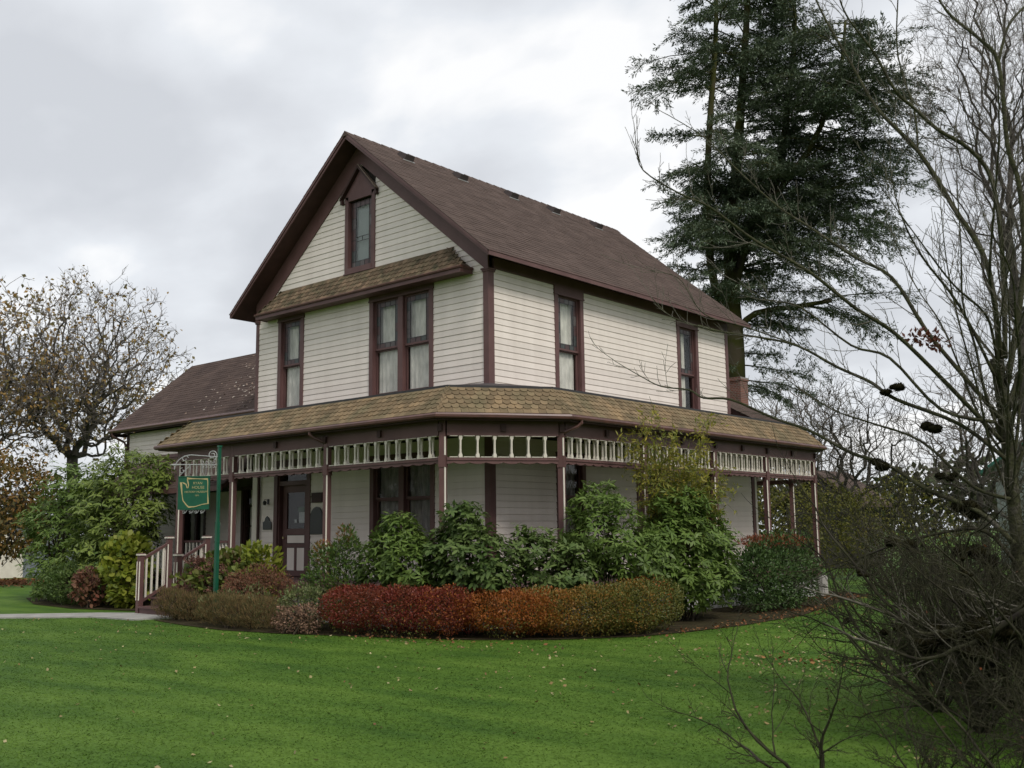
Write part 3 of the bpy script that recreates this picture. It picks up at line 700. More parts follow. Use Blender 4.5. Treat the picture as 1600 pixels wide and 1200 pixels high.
# --- plaques, porch lamp, alarm: lifted off the wall they are things of their own
def onwall(name, label, cat, loc, mb, mtl):
    o = mb.build(name, mtl); o.location = loc; tag(o, label, cat); return o
mb = MB(); mb.prism([(-.19, 0, -.11), (.19, 0, -.11), (.19, 0, .11), (-.19, 0, .11)], (0, .02, 0)); mb.prism([(-.165, -.003, -.09), (.165, -.003, -.09), (.165, -.003, .09), (-.165, -.003, .09)], (0, .004, 0))
onwall('wall_plaque', 'small dark rectangular plaque on the siding right of the front door', 'plaque', (-5.12, -.05, 2.47), mb, 'trim_d')
pts = [(-.22, -.30), (.22, -.30), (.22, .06)] + [(.22 * math.cos(a), .06 + .24 * math.sin(a)) for a in [math.pi * k / 10 for k in range(1, 10)]] + [(-.22, .06)]
mb = MB(); mb.prism([(x, 0, z) for x, z in pts], (0, .022, 0)); mb.prism([(x * .9, -.004, z * .92) for x, z in pts], (0, .004, 0))
onwall('wall_plaque', 'large black arched plaque below the rectangular one beside the door', 'plaque', (-5.12, -.05, 1.97), mb, 'plaque')
pts = [(-.16, -.14), (.16, -.14), (.16, .03), (.09, .06), (.07, .12), (0, .17), (-.07, .12), (-.09, .06), (-.16, .03)]
mb = MB(); mb.prism([(x, 0, z) for x, z in pts], (0, .02, 0))
onwall('wall_plaque', 'black plaque with stepped top on the narrow wall left of the door', 'plaque', (-6.93, -.05, 1.93), mb, 'plaque')
mb = MB(); mb.box(-.03, .03, -.01, .02, -.05, .07); mb.tube([(0, -.02, .05), (0, -.09, .06), (0, -.09, .0)], .008, 6); mb.tube([(0, -.09, .03), (0, -.09, -.01), (0, -.09, -.07)], [.03, .045, .03], 8)
onwall('porch_lamp', 'small dark wall lamp high on the narrow wall left of the door', 'lamp', (-6.93, -.03, 2.42), mb, 'plaque')
mb = MB(); mb.box(0, .06, -.09, .09, -.08, .08); mb.tube([(.06, 0, 0), (.09, 0, 0)], [.07, .06], 12)
onwall('alarm_bell', 'small red alarm box under the porch ceiling near the right corner', 'alarm', (.03, 9.0, 3.08), mb, 'red')

# ================================================================== PORCH
DECK = 0.72
P_ = [(-7.87, -1.74), (-5.81, -1.74), (-2.67, -1.74), (0.48, -1.74), (1.738, -0.008), (1.738, 2.60), (1.738, 5.33), (1.738, 7.72), (1.738, 10.267), (0.53, 11.49), (-2.0, 11.49)]
GAPS = [7, 11, 11, 7, 10, 10, 10, 10, 7, 8]
def offset_path(corners, d):
    """offset a polyline (outside on its right-hand side when walking) by d"""
    res = []
    n = len(corners)
    for i in range(n):
        p = Vector((*corners[i], 0))
        def nn(a, b):
            t = (Vector((*corners[b], 0)) - Vector((*corners[a], 0))).normalized(); return Vector((t.y, -t.x, 0))
        if i == 0: res.append(p + nn(0, 1) * d)
        elif i == n - 1: res.append(p + nn(n - 2, n - 1) * d)
        else:
            a, b = nn(i - 1, i), nn(i, i + 1); m = (a + b).normalized(); res.append(p + m * (d / max(.3, m.dot(a))))
    return res
CR = [(-7.87 - .30, 1.0), (-7.87 - .30, -1.74), (0.48, -1.74), (1.738, -0.008), (1.738, 10.267), (0.53, 11.49), (-2.5, 11.49)]
deckp = offset_path([(-8.1, 1.0), (-8.1, -1.74)] + CR[2:], 0.07)
mb = MB(); poly = [tuple(p) for p in deckp] + [(-2.5, 1, 0)]
mb.prism([(x, y, DECK - .05) for x, y, _ in poly], (0, 0, .05))
for a, b in zip(deckp, deckp[1:]): mb.prism([(a.x, a.y, DECK - .24), (b.x, b.y, DECK - .24), (b.x, b.y, DECK - .052), (a.x, a.y, DECK - .052)], tuple(Vector((-(b - a).y, (b - a).x, 0)).normalized() * .03))
deck = mb.build('porch_deck', 'trim', house)
mb = MB()
dp = offset_path([(-8.1, 1.0), (-8.1, -1.74)] + CR[2:], 0.0)
for a, b in zip(dp, dp[1:]): mb.prism([(a.x, a.y, -.1), (b.x, b.y, -.1), (b.x, b.y, DECK - .23), (a.x, a.y, DECK - .23)], tuple(Vector((-(b - a).y, (b - a).x, 0)).normalized() * .15))
mb.build('plinth', 'plinth', house)
# ceiling + eave soffit
outer = offset_path(CR, 0.267); inner_t = offset_path(CR, -0.267)
mb = MB(); so = offset_path(CR, 0.24)
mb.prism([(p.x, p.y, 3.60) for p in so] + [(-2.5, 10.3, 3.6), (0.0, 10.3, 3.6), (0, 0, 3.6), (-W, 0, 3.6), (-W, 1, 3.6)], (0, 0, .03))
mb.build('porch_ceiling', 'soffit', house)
# mansard skirt base
ZB, ZT = 3.706, 4.24
mb = MB()
for i in range(len(CR) - 1):
    a, b, c, d = outer[i], outer[i + 1], inner_t[i + 1], inner_t[i]
    mb.add([(a.x, a.y, ZB), (b.x, b.y, ZB), (c.x, c.y, ZT), (d.x, d.y, ZT)], [(0, 1, 2, 3)])
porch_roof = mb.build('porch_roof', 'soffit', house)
# upper low-slope roof: mansard top edge up to the house wall
fr = MB(); zc_ = ZT + .035
it = [(p.x, p.y, zc_) for p in inner_t]
ZW = 4.50
fr.add([it[0], it[1], (-W, 0, ZW), (-W, 1, ZW)], [(0, 1, 2, 3)])
fr.add([it[1], it[2], (0, 0, ZW), (-W, 0, ZW)], [(0, 1, 2, 3)])
fr.add([it[2], it[3], (0, 0, ZW)], [(0, 1, 2)])
fr.add([it[3], it[4], (0, LY, ZW), (0, 0, ZW)], [(0, 1, 2, 3)])
fr.add([it[4], it[5], (0, LY, ZW)], [(0, 1, 2)])
fr.add([it[5], it[6], (-2.5, LY, ZW), (0, LY, ZW)], [(0, 1, 2, 3)])
fr.build('flat_roof', 'flatroof', porch_roof)
ed = MB(); q = offset_path(CR, -0.235)
for a, b, c, d in zip(q, q[1:], inner_t, inner_t[1:]):
    ed.prism([(a.x, a.y, ZT - .012), (b.x, b.y, ZT - .012), (b.x, b.y, ZT + .04), (a.x, a.y, ZT + .04)], tuple(Vector((-(b - a).y, (b - a).x, 0)).normalized() * .06))
ed.build('edge_flashing', 'came', porch_roof)
# fish-scale shingles
w_s = 0.14; rows = 6; h_s = math.hypot(.534, .534) / rows
round_me = scale_mesh('shingle', 'scale', w_s, h_s * 1.04, 0.012); str_me = scale_mesh('shingle', 'scale', w_s, h_s * 1.0, 0.012, False)
allsc = []
for i in range(len(CR) - 1):
    a, b, c, d = outer[i], outer[i + 1], inner_t[i + 1], inner_t[i]
    scale_face((a.x, a.y, ZB), (b.x, b.y, ZB), (d.x, d.y, ZT), (c.x, c.y, ZT), rows, w_s, lambda P, U1, V1, sx, st, h: allsc.append((P, U1, V1, sx, st)))
allsc.sort(key=lambda t: (t[0] - Vector(CAM)).length)
accm = MB()
for k, (P, U1, V1, sx, st) in enumerate(allsc):
    P = P + U1.cross(V1) * rnd.uniform(0, .004); U2 = (U1 + V1 * rnd.uniform(-.02, .02)).normalized()
    V2 = (V1 - U2 * V1.dot(U2)).normalized()
    mtx = scale_matrix(P, U2, V2, sx * .985)
    if k < 290:
        o = link('shingle', str_me if st else round_me, porch_roof); o.matrix_local = mtx
    else: transform_mesh(str_me if st else round_me, mtx, accm)
o = accm.build('shingles', 'scale', porch_roof); o['kind'] = 'stuff'
# gutter and fascia
gt = MB(); gp_ = offset_path(CR, 0.30)
gt.tube([(p.x, p.y, ZB - .035) for p in gp_], .05, 8); gutter = gt.build('gutter', 'gutter', house)
fb = MB(); f0 = offset_path(CR, 0.245)
for a, b in zip(f0, f0[1:]): fb.prism([(a.x, a.y, 3.60), (b.x, b.y, 3.60), (b.x, b.y, ZB - .004), (a.x, a.y, ZB - .004)], tuple(Vector((-(b - a).y, (b - a).x, 0)).normalized() * -.02))
fb.build('porch_fascia', 'trim_d', house)
for (px, py, ox, oy) in ((1.738, -0.008, .30, .22), (-2.67, -1.74, -.18, -.30)):
    dn = MB(); dn.tube([(px + ox, py + oy, 3.66), (px + ox, py + oy, 3.58), (px + ox * .8, py + oy * .8, 3.52), (px + ox * .25, py + oy * .25, 3.44), (px + .03, py - .0, 3.40)], .032, 8)
    dn.build('downspout', 'gutter', house)
dn = MB(); dn.tube([(-7.25, -.06, .75), (-7.25, -.06, 3.5)], .03, 8); dn.build('downspout', 'trim_d', house)

# posts
pmb = MB(); s = .055
pmb.box(-s, s, -s, s, DECK, 3.62)
for z0, z1 in ((.95, 2.80), (3.0, 3.32)):
    for a in (1,):
        for b in (-1,):
            cx_, cy_ = a * (s - .006), b * (s - .006)
            d = .0185
            pmb.prism([(cx_ + d, cy_, z0), (cx_, cy_ + d, z0), (cx_ - d, cy_, z0), (cx_, cy_ - d, z0)], (0, 0, z1 - z0), 1)
pmb.box(-s - .02, s + .02, -s - .02, s + .02, DECK, DECK + .16)
pmb.box(-s - .012, s + .012, -s - .012, s + .012, 2.79, 2.99)
post_me = pmb.mesh('porch_post', ['trim', 'cream'])
for i, (x, y) in enumerate(P_):
    o = link('porch_post', post_me, house); o.location = (x, y, 0)
    if i in (4, 9): o.rotation_euler = (0, 0, math.radians(22))
    if i == 3: o.rotation_euler = (0, 0, math.radians(27))
# concrete pier at the right-hand end
pr_ = MB(); pr_.box(1.60, 1.90, 10.12, 10.42, -.1, .50); pr_.build('corner_pier', 'concrete', house)

# spindle friezes
zl, zh = 2.962, 3.345
def baluster_mesh(h):
    mb = MB(); a, b, t = .031, .0135, .013
    prof = [(-a, 0), (a, 0), (a, .045), (b, .085), (b * .85, h / 2), (b, h - .085), (a, h - .045), (a, h), (-a, h), (-a, h - .045), (-b, h - .085), (-b * .85, h / 2), (-b, .085), (-a, .045)]
    mb.prism([(x, -t, z) for x, z in prof], (0, 2 * t, 0)); return mb.mesh('baluster', 'cream')
bal_me = baluster_mesh(zh - zl)
for i in range(len(P_) - 1):
    a, b = Vector((*P_[i], 0)), Vector((*P_[i + 1], 0)); t = (b - a); ln = t.length; t.normalize(); n = Vector((t.y, -t.x, 0))
    Fp = Frame(a, t, n); g0 = .062; L2 = ln - 2 * g0; gap = ln / GAPS[i]
    mb = MB()
    Fp.box(mb, g0, ln - g0, zh, 3.62, -.055, .055)
    Fp.box(mb, g0, ln - g0, zl - .05, zl, -.05, .05)
    # scalloped lower edge
    nsc = GAPS[i]; pts = [(g0, zl - .052)]
    for k in range(nsc):
        u0 = max(g0, k * gap); u1 = min(ln - g0, (k + 1) * gap)
        for q in range(7):
            f = q / 6; uu_ = u0 + (u1 - u0) * f
            pts.append((uu_, zl - .085 - .028 * abs(math.cos(math.pi * f)) ** .7))
    pts.append((ln - g0, zl - .052))
    pts = [p for j, p in enumerate(pts) if j == 0 or (abs(p[0] - pts[j - 1][0]) + abs(p[1] - pts[j - 1][1])) > 1e-4]
    mb.prism([Fp.p(u, .035, z) for u, z in pts], tuple(n * -.07))
    for k in range(GAPS[i]):
        u0, u1 = max(g0, k * gap) + .03, min(ln - g0, (k + 1) * gap) - .03
        for o0, o1 in ((.012, .058), (-.058, -.012)):
            Fp.box(mb, u0 + .022, u1 - .022, zl + .001, zl + .014, o0, o1, 1)
            Fp.box(mb, u0 + .022, u1 - .022, zh - .010, zh - .001, o0, o1, 1)
    fz_ = mb.build('spindle_frieze', ['trim', 'cream'], house)
    for k in range(1, GAPS[i]):
        for off in (.036, -.036):
            o = link('baluster', bal_me, fz_); o.matrix_local = Fp.matrix(k * gap, off, zl)
    if 0 < i < 9:   # dark bracket blocks under the eave
        for uu_ in (ln * .5, ln):
            bb = MB(); Fp.box(bb, uu_ - .045, uu_ + .045, 3.42, 3.54, .056, .10); bb.build('eave_bracket', 'trim_d', house)

# --- stairs
SX0, SX1 = -7.90, -6.42
st = empty('porch_steps', (0, 0, 0), None, None); st.parent = house
for k in range(3):
    mb = MB(); y0 = -1.85 - .27 * k
    z = DECK - .18 * (k + 1)
    mb.box(SX0 + .06, SX1 - .06, y0 - .31, y0, z - .04, z); mb.build('tread', 'trim', st)
    mb = MB(); mb.box(SX0 + .07, SX1 - .07, y0 - .27, y0 - .245, max(0, z - .185), z - .042); mb.build('riser', 'trim', st)
def newel(x, y, z0, z1):
    mb = MB(); r = .055
    mb.box(x - r, x + r, y - r, y + r, z0, z1 - .05)
    mb.box(x - r - .022, x + r + .022, y - r - .022, y + r + .022, z1 - .05, z1 - .02, 1)
    mb.box(x - r - .01, x + r + .01, y - r - .01, y + r + .01, z1 - .02, z1, 0)
    for a in (-1, 1):
        cx_, cy_, d = x + a * (r - .005), y - r + .005, .016
        mb.prism([(cx_ + d, cy_, z0 + .3), (cx_, cy_ + d, z0 + .3), (cx_ - d, cy_, z0 + .3), (cx_, cy_ - d, z0 + .3)], (0, 0, z1 - z0 - .48), 1)
    return mb.build('newel_post', ['trim', 'cream'], st)
YL, YU = -2.62, -1.95
for x in (SX0, SX1):
    newel(x, YL, 0, 1.31); newel(x, YU, .2, 1.67)
    mb = MB()
    mb.prism([(x - .03, YL, 1.13), (x + .03, YL, 1.13), (x + .03, YL, 1.19), (x - .03, YL, 1.19)], (0, YU - YL, .36))
    rl = mb.build('stair_rail', 'trim', st); mb = MB()
    mb.prism([(x - .02, YL, .22), (x + .02, YL, .22), (x + .02, YL, .29), (x - .02, YL, .29)], (0, YU - YL, .36))
    mb.build('stair_stringer', 'trim', st)
    for k in range(1, 5):
        f = k / 5; y = YL + (YU - YL) * f
        mb = MB(); mb.box(x - .018, x + .018, y - .018, y + .018, .285 + .36 * f, 1.135 + .36 * f); mb.build('baluster', 'cream', rl)
def rail(x0, x1, y, zt, n):
    mb = MB(); mb.box(x0, x1, y - .03, y + .03, zt - .05, zt); mb.box(x0, x1, y - .02, y + .02, DECK + .1, DECK + .15)
    rl = mb.build('porch_rail', 'trim', house)
    for k in range(n):
        x = x0 + (x1 - x0) * (k + .5) / n
        mb = MB(); mb.box(x - .019, x + .019, y - .018, y + .018, DECK + .15, zt - .05); mb.build('baluster', 'cream', rl)
rail(-6.36, -5.87, -1.78, 1.56, 4)
rail(-9.95, -9.0, -.3, 1.56, 6)

# ================================================================== WEST WING
wing = house
WX0 = -15.25
mb = MB(); mb.add([(WX0, 1.19, 0), (-W, 1.19, 0), (-W, 1.19, 4.8), (WX0, 1.19, 4.8)], [(0, 1, 2, 3)])
mb.add([(WX0, 1.19, 0), (WX0, 5.6, 0), (WX0, 5.6, 4.8), (WX0, 3.3, 6.8), (WX0, 1.19, 4.8)], [(0, 1, 2, 3, 4)])
wwall = mb.build('wing_wall', 'core', house)
wopen = [(-12.15, -11.05, .7, 2.65), (-9.45, -8.75, .7, 2.9)]
siding(wwall, WING, .72, 2.8, lambda z: WX0 + .1, lambda z: -W - .05, wopen, .127)
siding(wwall, WING, 3.75, 4.66, lambda z: WX0 + .1, lambda z: -W - .05, [], .127)
cb = MB(); cb.box(WX0 - .03, WX0 + .1, .963, 1.2, .6, 4.7); cb.build('corner_board', 'trim_d', house)
WS = 2.2 / 2.6
mb = MB()
for sgn in (-1, 1):
    mb.prism([(WX0 - .42, 3.3, 7.0 - .02), (WX0 - .42, 3.3 + sgn * 2.6, 4.8 - .02), (WX0 - .42, 3.3 + sgn * 2.6, 4.8 - .15), (WX0 - .42, 3.3, 7.0 - .2)], (-W - WX0 + .42, 0, 0))
wroof = mb.build('wing_roof', 'soffit', house)
vl = math.hypot(2.6, 2.2)
courses('asphalt_shingles', 'roofsh2', (WX0 - .45, .68, 4.785), (1, 0, 0), (0, 2.6 / vl, 2.2 / vl), -W - WX0 + .45, vl + .03, .135, wroof)
courses('asphalt_shingles', 'roofsh2', (WX0 - .45, 5.92, 4.785), (1, 0, 0), (0, -2.6 / vl, 2.2 / vl), -W - WX0 + .45, vl + .03, .135, wroof)
mb = MB(); mb.tube([(WX0 - .45, .64, 4.74), (-W - .05, .64, 4.74)], .055, 8); mb.tube([(WX0 - .3, .64, 4.70), (WX0 - .28, .66, 4.6), (WX0 - .05, .90, 4.42), (WX0 + .0, .93, 4.3), (WX0, .93, .6)], .035, 8)
mb.build('gutter', 'gutter', wroof)
mb = MB(); mb.box(WX0 - .46, WX0 - .43, .66, 5.94, 4.6, 4.7)
for sgn in (-1, 1):
    mb.prism([(WX0 - .445, 3.3, 7.0), (WX0 - .445, 3.3 + sgn * 2.6, 4.8), (WX0 - .445, 3.3 + sgn * 2.6, 4.62), (WX0 - .445, 3.3, 6.78)], (.025, 0, 0))
mb.build('bargeboard', 'trim_d', wroof)
# dry leaves caught on the wing roof
n = 260
u = WX0 + 2.2 + (nrg.beta(2.2, 1.3, n)) * (-W - WX0 - 2.3); v = np.clip(nrg.beta(1.5, 1.6, n), .02, .98) * vl
c0 = np.stack([u, .7 + v * 2.6 / vl, 4.8 + v * 2.2 / vl + .022], 1)
def litter(name, C, size, material, parent=None, tilt=.25, up=None):
    n = len(C); a = nrg.uniform(0, 2 * np.pi, n); sz = size * nrg.uniform(.55, 1.3, n)
    upv = np.tile(np.array(up if up is not None else (0, 0, 1.0)), (n, 1)) + nrg.normal(0, tilt, (n, 3)); upv = nrm(upv)
    d = np.stack([np.cos(a), np.sin(a), np.zeros(n)], 1); d = nrm(d - upv * (d * upv).sum(1, keepdims=True)); s = np.cross(upv, d)
    V = np.stack([C - d * sz[:, None] * .5, C + s * sz[:, None] * .33, C + d * sz[:, None] * .5 + upv * sz[:, None] * .15, C - s * sz[:, None] * .33], 1).reshape(-1, 3)
    return np_mesh(name, V, np.arange(n * 4).reshape(n, 4), material, parent, 'stuff')
litter('roof_litter', c0, .085, 'roofleaf', wroof, .2, (0, -.64, .76))
# lean-to porch roof in front of the wing
mb = MB(); LE, LZ0, LZ1 = -.6, 2.84, 3.84
mb.prism([(-14.2, 1.0, LZ1), (-14.2, LE, LZ0), (-14.2, LE, LZ0 - .1), (-14.2, 1.0, LZ1 - .12)], (-7.95 + 14.2, 0, 0))
lean = mb.build('wing_porch_roof', 'soffit', house)
vl2 = math.hypot(1.6, 1.0)
courses('asphalt_shingles', 'roofsh2', (-14.22, LE - .02, LZ0 + .0), (1, 0, 0), (0, 1.6 / vl2, 1.0 / vl2), 14.22 - 7.95, vl2, .135, lean)
mb = MB(); mb.box(-14.25, -7.95, LE - .03, LE, LZ0 - .12, LZ0 + .0); mb.box(-14.2, -7.95, .94, .99, LZ1 + .0, LZ1 + .09); mb.build('lean_to_fascia', 'trim', lean)
mb = MB(); mb.box(-14.2, -7.95, .962, .99, LZ1 + .095, LZ1 + .13); mb.build('flashing_strip', 'cream', lean)
mb = MB(); mb.box(-14.1, -8.12, -.45, 1.0, DECK - .25, DECK); mb.build('wing_deck', 'trim_d', house)
for x in (-13.9, -11.9, -9.97):
    mb = MB(); mb.box(x - .05, x + .05, -.45, -.35, DECK, LZ0 - .08); mb.build('porch_post', 'trim', house)
def small_window(F, u0, u1, z0, z1, cols=1, rows_=3, cm='curtain2'):
    mb = MB(); c = .09
    F.box(mb, u0, u0 + c, z0, z1, -.02, .035); F.box(mb, u1 - c, u1, z0, z1, -.02, .035); F.box(mb, u0 + c, u1 - c, z1 - c, z1, -.02, .035); F.box(mb, u0 + c, u1 - c, z0, z0 + .1, -.02, .035)
    F.box(mb, u0 + c, u0 + c + .05, z0 + .1, z1 - c, -.1, .0); F.box(mb, u1 - c - .05, u1 - c, z0 + .1, z1 - c, -.1, .0)
    for k in range(1, cols):
        u = u0 + (u1 - u0) * k / cols; F.box(mb, u - .05, u + .05, z0 + .1, z1 - c, -.09, -.02)
    for k in range(1, rows_):
        z = z0 + (z1 - z0) * k / rows_; F.box(mb, u0 + c, u1 - c, z - .015, z + .015, -.08, -.04)
    w_ = mb.build('window', 'trim_d', house)
    gm = MB(); F.box(gm, u0 + c, u1 - c, z0 + .1, z1 - c, -.062, -.058); gm.build('pane', 'glass', w_)
    gm = MB(); F.box(gm, u0 + c, u1 - c, z0 + .05, z1 - c, -.185, -.175); gm.build('room_shade_panel', 'dark', w_)  # backing sheet coloured as the unlit room
    for k in range(cols):
        a = u0 + c + (u1 - u0 - 2 * c) * k / cols; b = u0 + c + (u1 - u0 - 2 * c) * (k + 1) / cols
        curtain(F, a + (b - a) * .22, b - (b - a) * .25, z0 + .12, z1 - c, -.12, w_, cm)
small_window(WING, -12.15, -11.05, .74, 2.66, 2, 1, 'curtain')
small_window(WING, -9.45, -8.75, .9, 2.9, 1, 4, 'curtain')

# ================================================================== REAR ROOF + CHIMNEY
mb = MB()
for s_ in (-1, 1):
    mb.prism([(-2.55, 10.5, 5.95), (-2.55 + s_ * 2.95, 10.5, 4.40), (-2.55 + s_ * 2.95, 10.5, 4.28), (-2.55, 10.5, 5.8)], (0, 1.9, 0))
rr = mb.build('rear_roof', 'soffit', house)
vl3 = math.hypot(2.95, 1.55)
courses('asphalt_shingles', 'roofsh', (.42, 10.45, 4.39), (0, 1, 0), (-2.95 / vl3, 0, 1.55 / vl3), 2.0, vl3, .135, rr)
mb = MB(); mb.box(-5.2, -1.9, 10.4, 12.3, 0, 4.5); mb.build('rear_wall', 'siding', house)
mb = MB(); mb.box(-.22, .22, -.22, .22, 0, 1.30); mb.box(-.245, .245, -.245, .245, 1.30, 1.40)
ch = mb.build('chimney', ['brick', 'brick'], rr); ch.location = (-1.31, 12.15, 4.6)

# ================================================================== HANGING SIGN
SGX, SGY, SGK = -4.690, -2.830, 0.9484
SIGN = Vector((SGX, SGY, 1.65 * (1 - SGK)))
sg = empty('hanging_sign', SIGN, 'green museum sign hanging from a scrolled iron arm on a green post', 'sign')
aw = Vector((-0.80, -0.60, 0)).normalized()   # arm direction away from the post
FS = Frame((0, 0, 0), tuple(-aw), (0.60, -0.80, 0))  # u grows towards the post, normal to the viewer
sg.scale = (SGK,) * 3
mb = MB(); mb.box(-.037, .037, -.037, .037, -.3, 1.95); mb.box(-.028, .028, -.028, .028, 1.95, 3.50); mb.box(-.038, .038, -.038, .038, 3.50, 3.54)
mb.build('post', 'green', sg)
def spiral(c, r0, r1, a0, a1, n=22):
    out = []
    for k in range(n + 1):
        f = k / n; a = a0 + (a1 - a0) * f; r = r0 + (r1 - r0) * f
        out.append(FS.p(c[0] + r * math.cos(a), 0, c[1] + r * math.sin(a)))
    return out
mb = MB(); rr_ = .011
mb.tube([FS.p(-1.06, 0, 3.15), FS.p(-.98, 0, 3.15), FS.p(-.80, 0, 3.15), FS.p(-.04, 0, 3.14)], [.004, .02, .011, .011], 6)
mb.tube(spiral((-.15, 3.34), .105, .03, -1.2, 8.6, 30), rr_, 6)
mb.tube([FS.p(-.06, 0, 3.25)] + spiral((-.15, 3.34), .105, .105, -1.0, -1.2, 2)[1:], rr_, 5)
arc = [FS.p(-.60 + .36 * math.cos(a), 0, 3.05 + .30 * math.sin(a)) for a in [math.pi * (1.0 - .5 * k / 8) for k in range(9)]]
mb.tube(arc, rr_, 6); mb.tube([arc[-1], FS.p(-.04, 0, 3.30)], rr_, 5)
mb.tube(spiral((-.74, 3.27), .075, .02, .3, 6.5, 20), .009, 5)
mb.tube(spiral((-.79, 3.02), .065, .02, 1.5, 7.5, 20), .009, 5)
mb.tube([FS.p(-.82, 0, 2.94), FS.p(-.62, 0, 3.13)], .009, 5)
for k in range(4):
    uu_ = -.10 - .08 * k
    mb.tube(spiral((uu_ - .02, 3.20), .034, .012, 3.6, 9.0, 12), .006, 4); mb.tube(spiral((uu_ - .02, 3.09), .034, .012, 2.6, -3.0, 12), .006, 4)
for uu_ in (-.28, -.72): mb.tube([FS.p(uu_, 0, 3.14), FS.p(uu_, 0, 2.93)], .006, 4)
for uu_ in (-.62, -.48, -.36): mb.tube([FS.p(uu_, 0, 3.14), FS.p(uu_, 0, 2.97)], .007, 4)
mb.build('scroll_arm', 'iron', sg); mb = MB(); mb.tube([FS.p(-.80, 0, 2.203), FS.p(-.25, 0, 2.203)], .006, 4)
for k, uu_ in enumerate((-.70, -.56, -.44, -.32)):
    mb.tube([FS.p(uu_ - .05, 0, 2.13), FS.p(uu_, 0, 2.14), FS.p(uu_ + .05, 0, 2.215)], .008, 5); mb.tube(spiral((uu_ - .04, 2.165), .03, .01, -1.5, 4.5, 10), .006, 4)
mb.build('scroll_pendant', 'iron', sg)
bd = MB(); FS.box(bd, -.86, -.19, 2.21, 2.90, -.02, .02); FS.box(bd, -.865, -.185, 2.885, 2.905, -.03, .03); bd.build('sign_board', 'green', sg)
bo = bd_o = sg.children[-1]
# pale gold outline emblem: blob traced as a strip
ol = [(.135, .36), (.15, .44), (.185, .455), (.30, .41), (.345, .40), (.36, .48), (.355, .52), (.33, .62), (.35, .66), (.42, .655), (.62, .64), (.86, .63), (.905, .625)]
outer_ = [(-.80, 2.78), (-.745, 2.765), (-.69, 2.735), (-.665, 2.66), (-.645, 2.66), (-.635, 2.72), (-.66, 2.82), (-.665, 2.86), (-.56, 2.853), (-.38, 2.845), (-.235, 2.84), (-.225, 2.78), (-.22, 2.55), (-.205, 2.33), (-.33, 2.315), (-.48, 2.27), (-.62, 2.262), (-.665, 2.30), (-.745, 2.40), (-.765, 2.50)]
cen = Vector((-.47, 2.56)); wdt = [.030, .016, .014, .012, .012, .014, .016, .032, .014, .008, .024, .010, .007, .024, .010, .012, .022, .016, .012, .010]
mb = MB(); n = len(outer_)
vo = [Vector(p) for p in outer_]
rings = []
for k in range(n):
    t = (vo[(k + 1) % n] - vo[k - 1]).normalized(); nn_ = Vector((t.y, -t.x))
    rings.append((vo[k] + nn_ * wdt[k] * .75, vo[k] - nn_ * wdt[k] * .75))
for k in range(n):
    a, b = rings[k]; c, d = rings[(k + 1) % n]
    mb.prism([FS.p(a.x, .0215, a.y), FS.p(b.x, .0215, b.y), FS.p(d.x, .0215, d.y), FS.p(c.x, .0215, c.y)], tuple(FS.N * .006))
em = mb.build('gold_outline', 'gold', sg)
def text(s_, u, z, size):
    cu = bpy.data.curves.new('lettering', 'FONT'); cu.body = s_; cu.size = size; cu.align_x = 'CENTER'; cu.align_y = 'CENTER'; cu.extrude = .002
    cu.materials.append(M['letter'])
    o = bpy.data.objects.new('lettering', cu); col.objects.link(o); o.parent = sg
    me = bpy.data.meshes.new_from_object(o); bpy.data.objects.remove(o); o = link('lettering', me, sg)
    Uv, Nv = FS.U, FS.N; p = FS.p(u, .023, z)
    o.matrix_local = Matrix(((Uv.x, 0, Nv.x, p.x), (Uv.y, 0, Nv.y, p.y), (Uv.z, 1, Nv.z, p.z), (0, 0, 0, 1)))
    return o
text('RYAN', -.44, 2.755, .075); text('HOUSE', -.43, 2.665, .085); text('HISTORY MUSEUM', -.475, 2.575, .058); text('1875', -.45, 2.50, .045)

# ================================================================== PLANT TOOLS
def unit(n):
    v = nrg.normal(size=(n, 3)); return nrm(v)
def sample_blobs(blobs, n, rmin=.78, rmax=1.03, lump=.10, zfloor=0.03, flatbottom=False):
    """points spread through the outer shell of overlapping ellipsoids, with outward directions"""
    B = np.array(blobs, float); area = (B[:, 3] * B[:, 4] + B[:, 4] * B[:, 5] + B[:, 3] * B[:, 5]); k = nrg.choice(len(B), size=int(n * 1.8), p=area / area.sum())
    d = unit(len(k)); r = rmax - (rmax - rmin) * np.abs(nrg.normal(0, .45, len(k))).clip(0, 1)
    c, s = B[k, :3], B[k, 3:6]
    lum = lump * (np.sin(d[:, 0] * 5.1 + c[:, 0] * 7) + np.sin(d[:, 1] * 6.3 + c[:, 1] * 5 + d[:, 2] * 4.7) + np.sin(d[:, 2] * 7.9 + c[:, 2] * 9))
    P = c + d * s * (r + lum * .6)[:, None]
    keep = P[:, 2] > zfloor
    for j in range(len(B)):
        q = (((P - B[j, :3]) / B[j, 3:6]) ** 2).sum(1) ** .5
        keep &= ~((q < .70) & (k != j))
    P, d = P[keep][:n], d[keep][:n]
    nn_ = nrm(d / B[k[keep][:n], 3:6]); return P, nn_
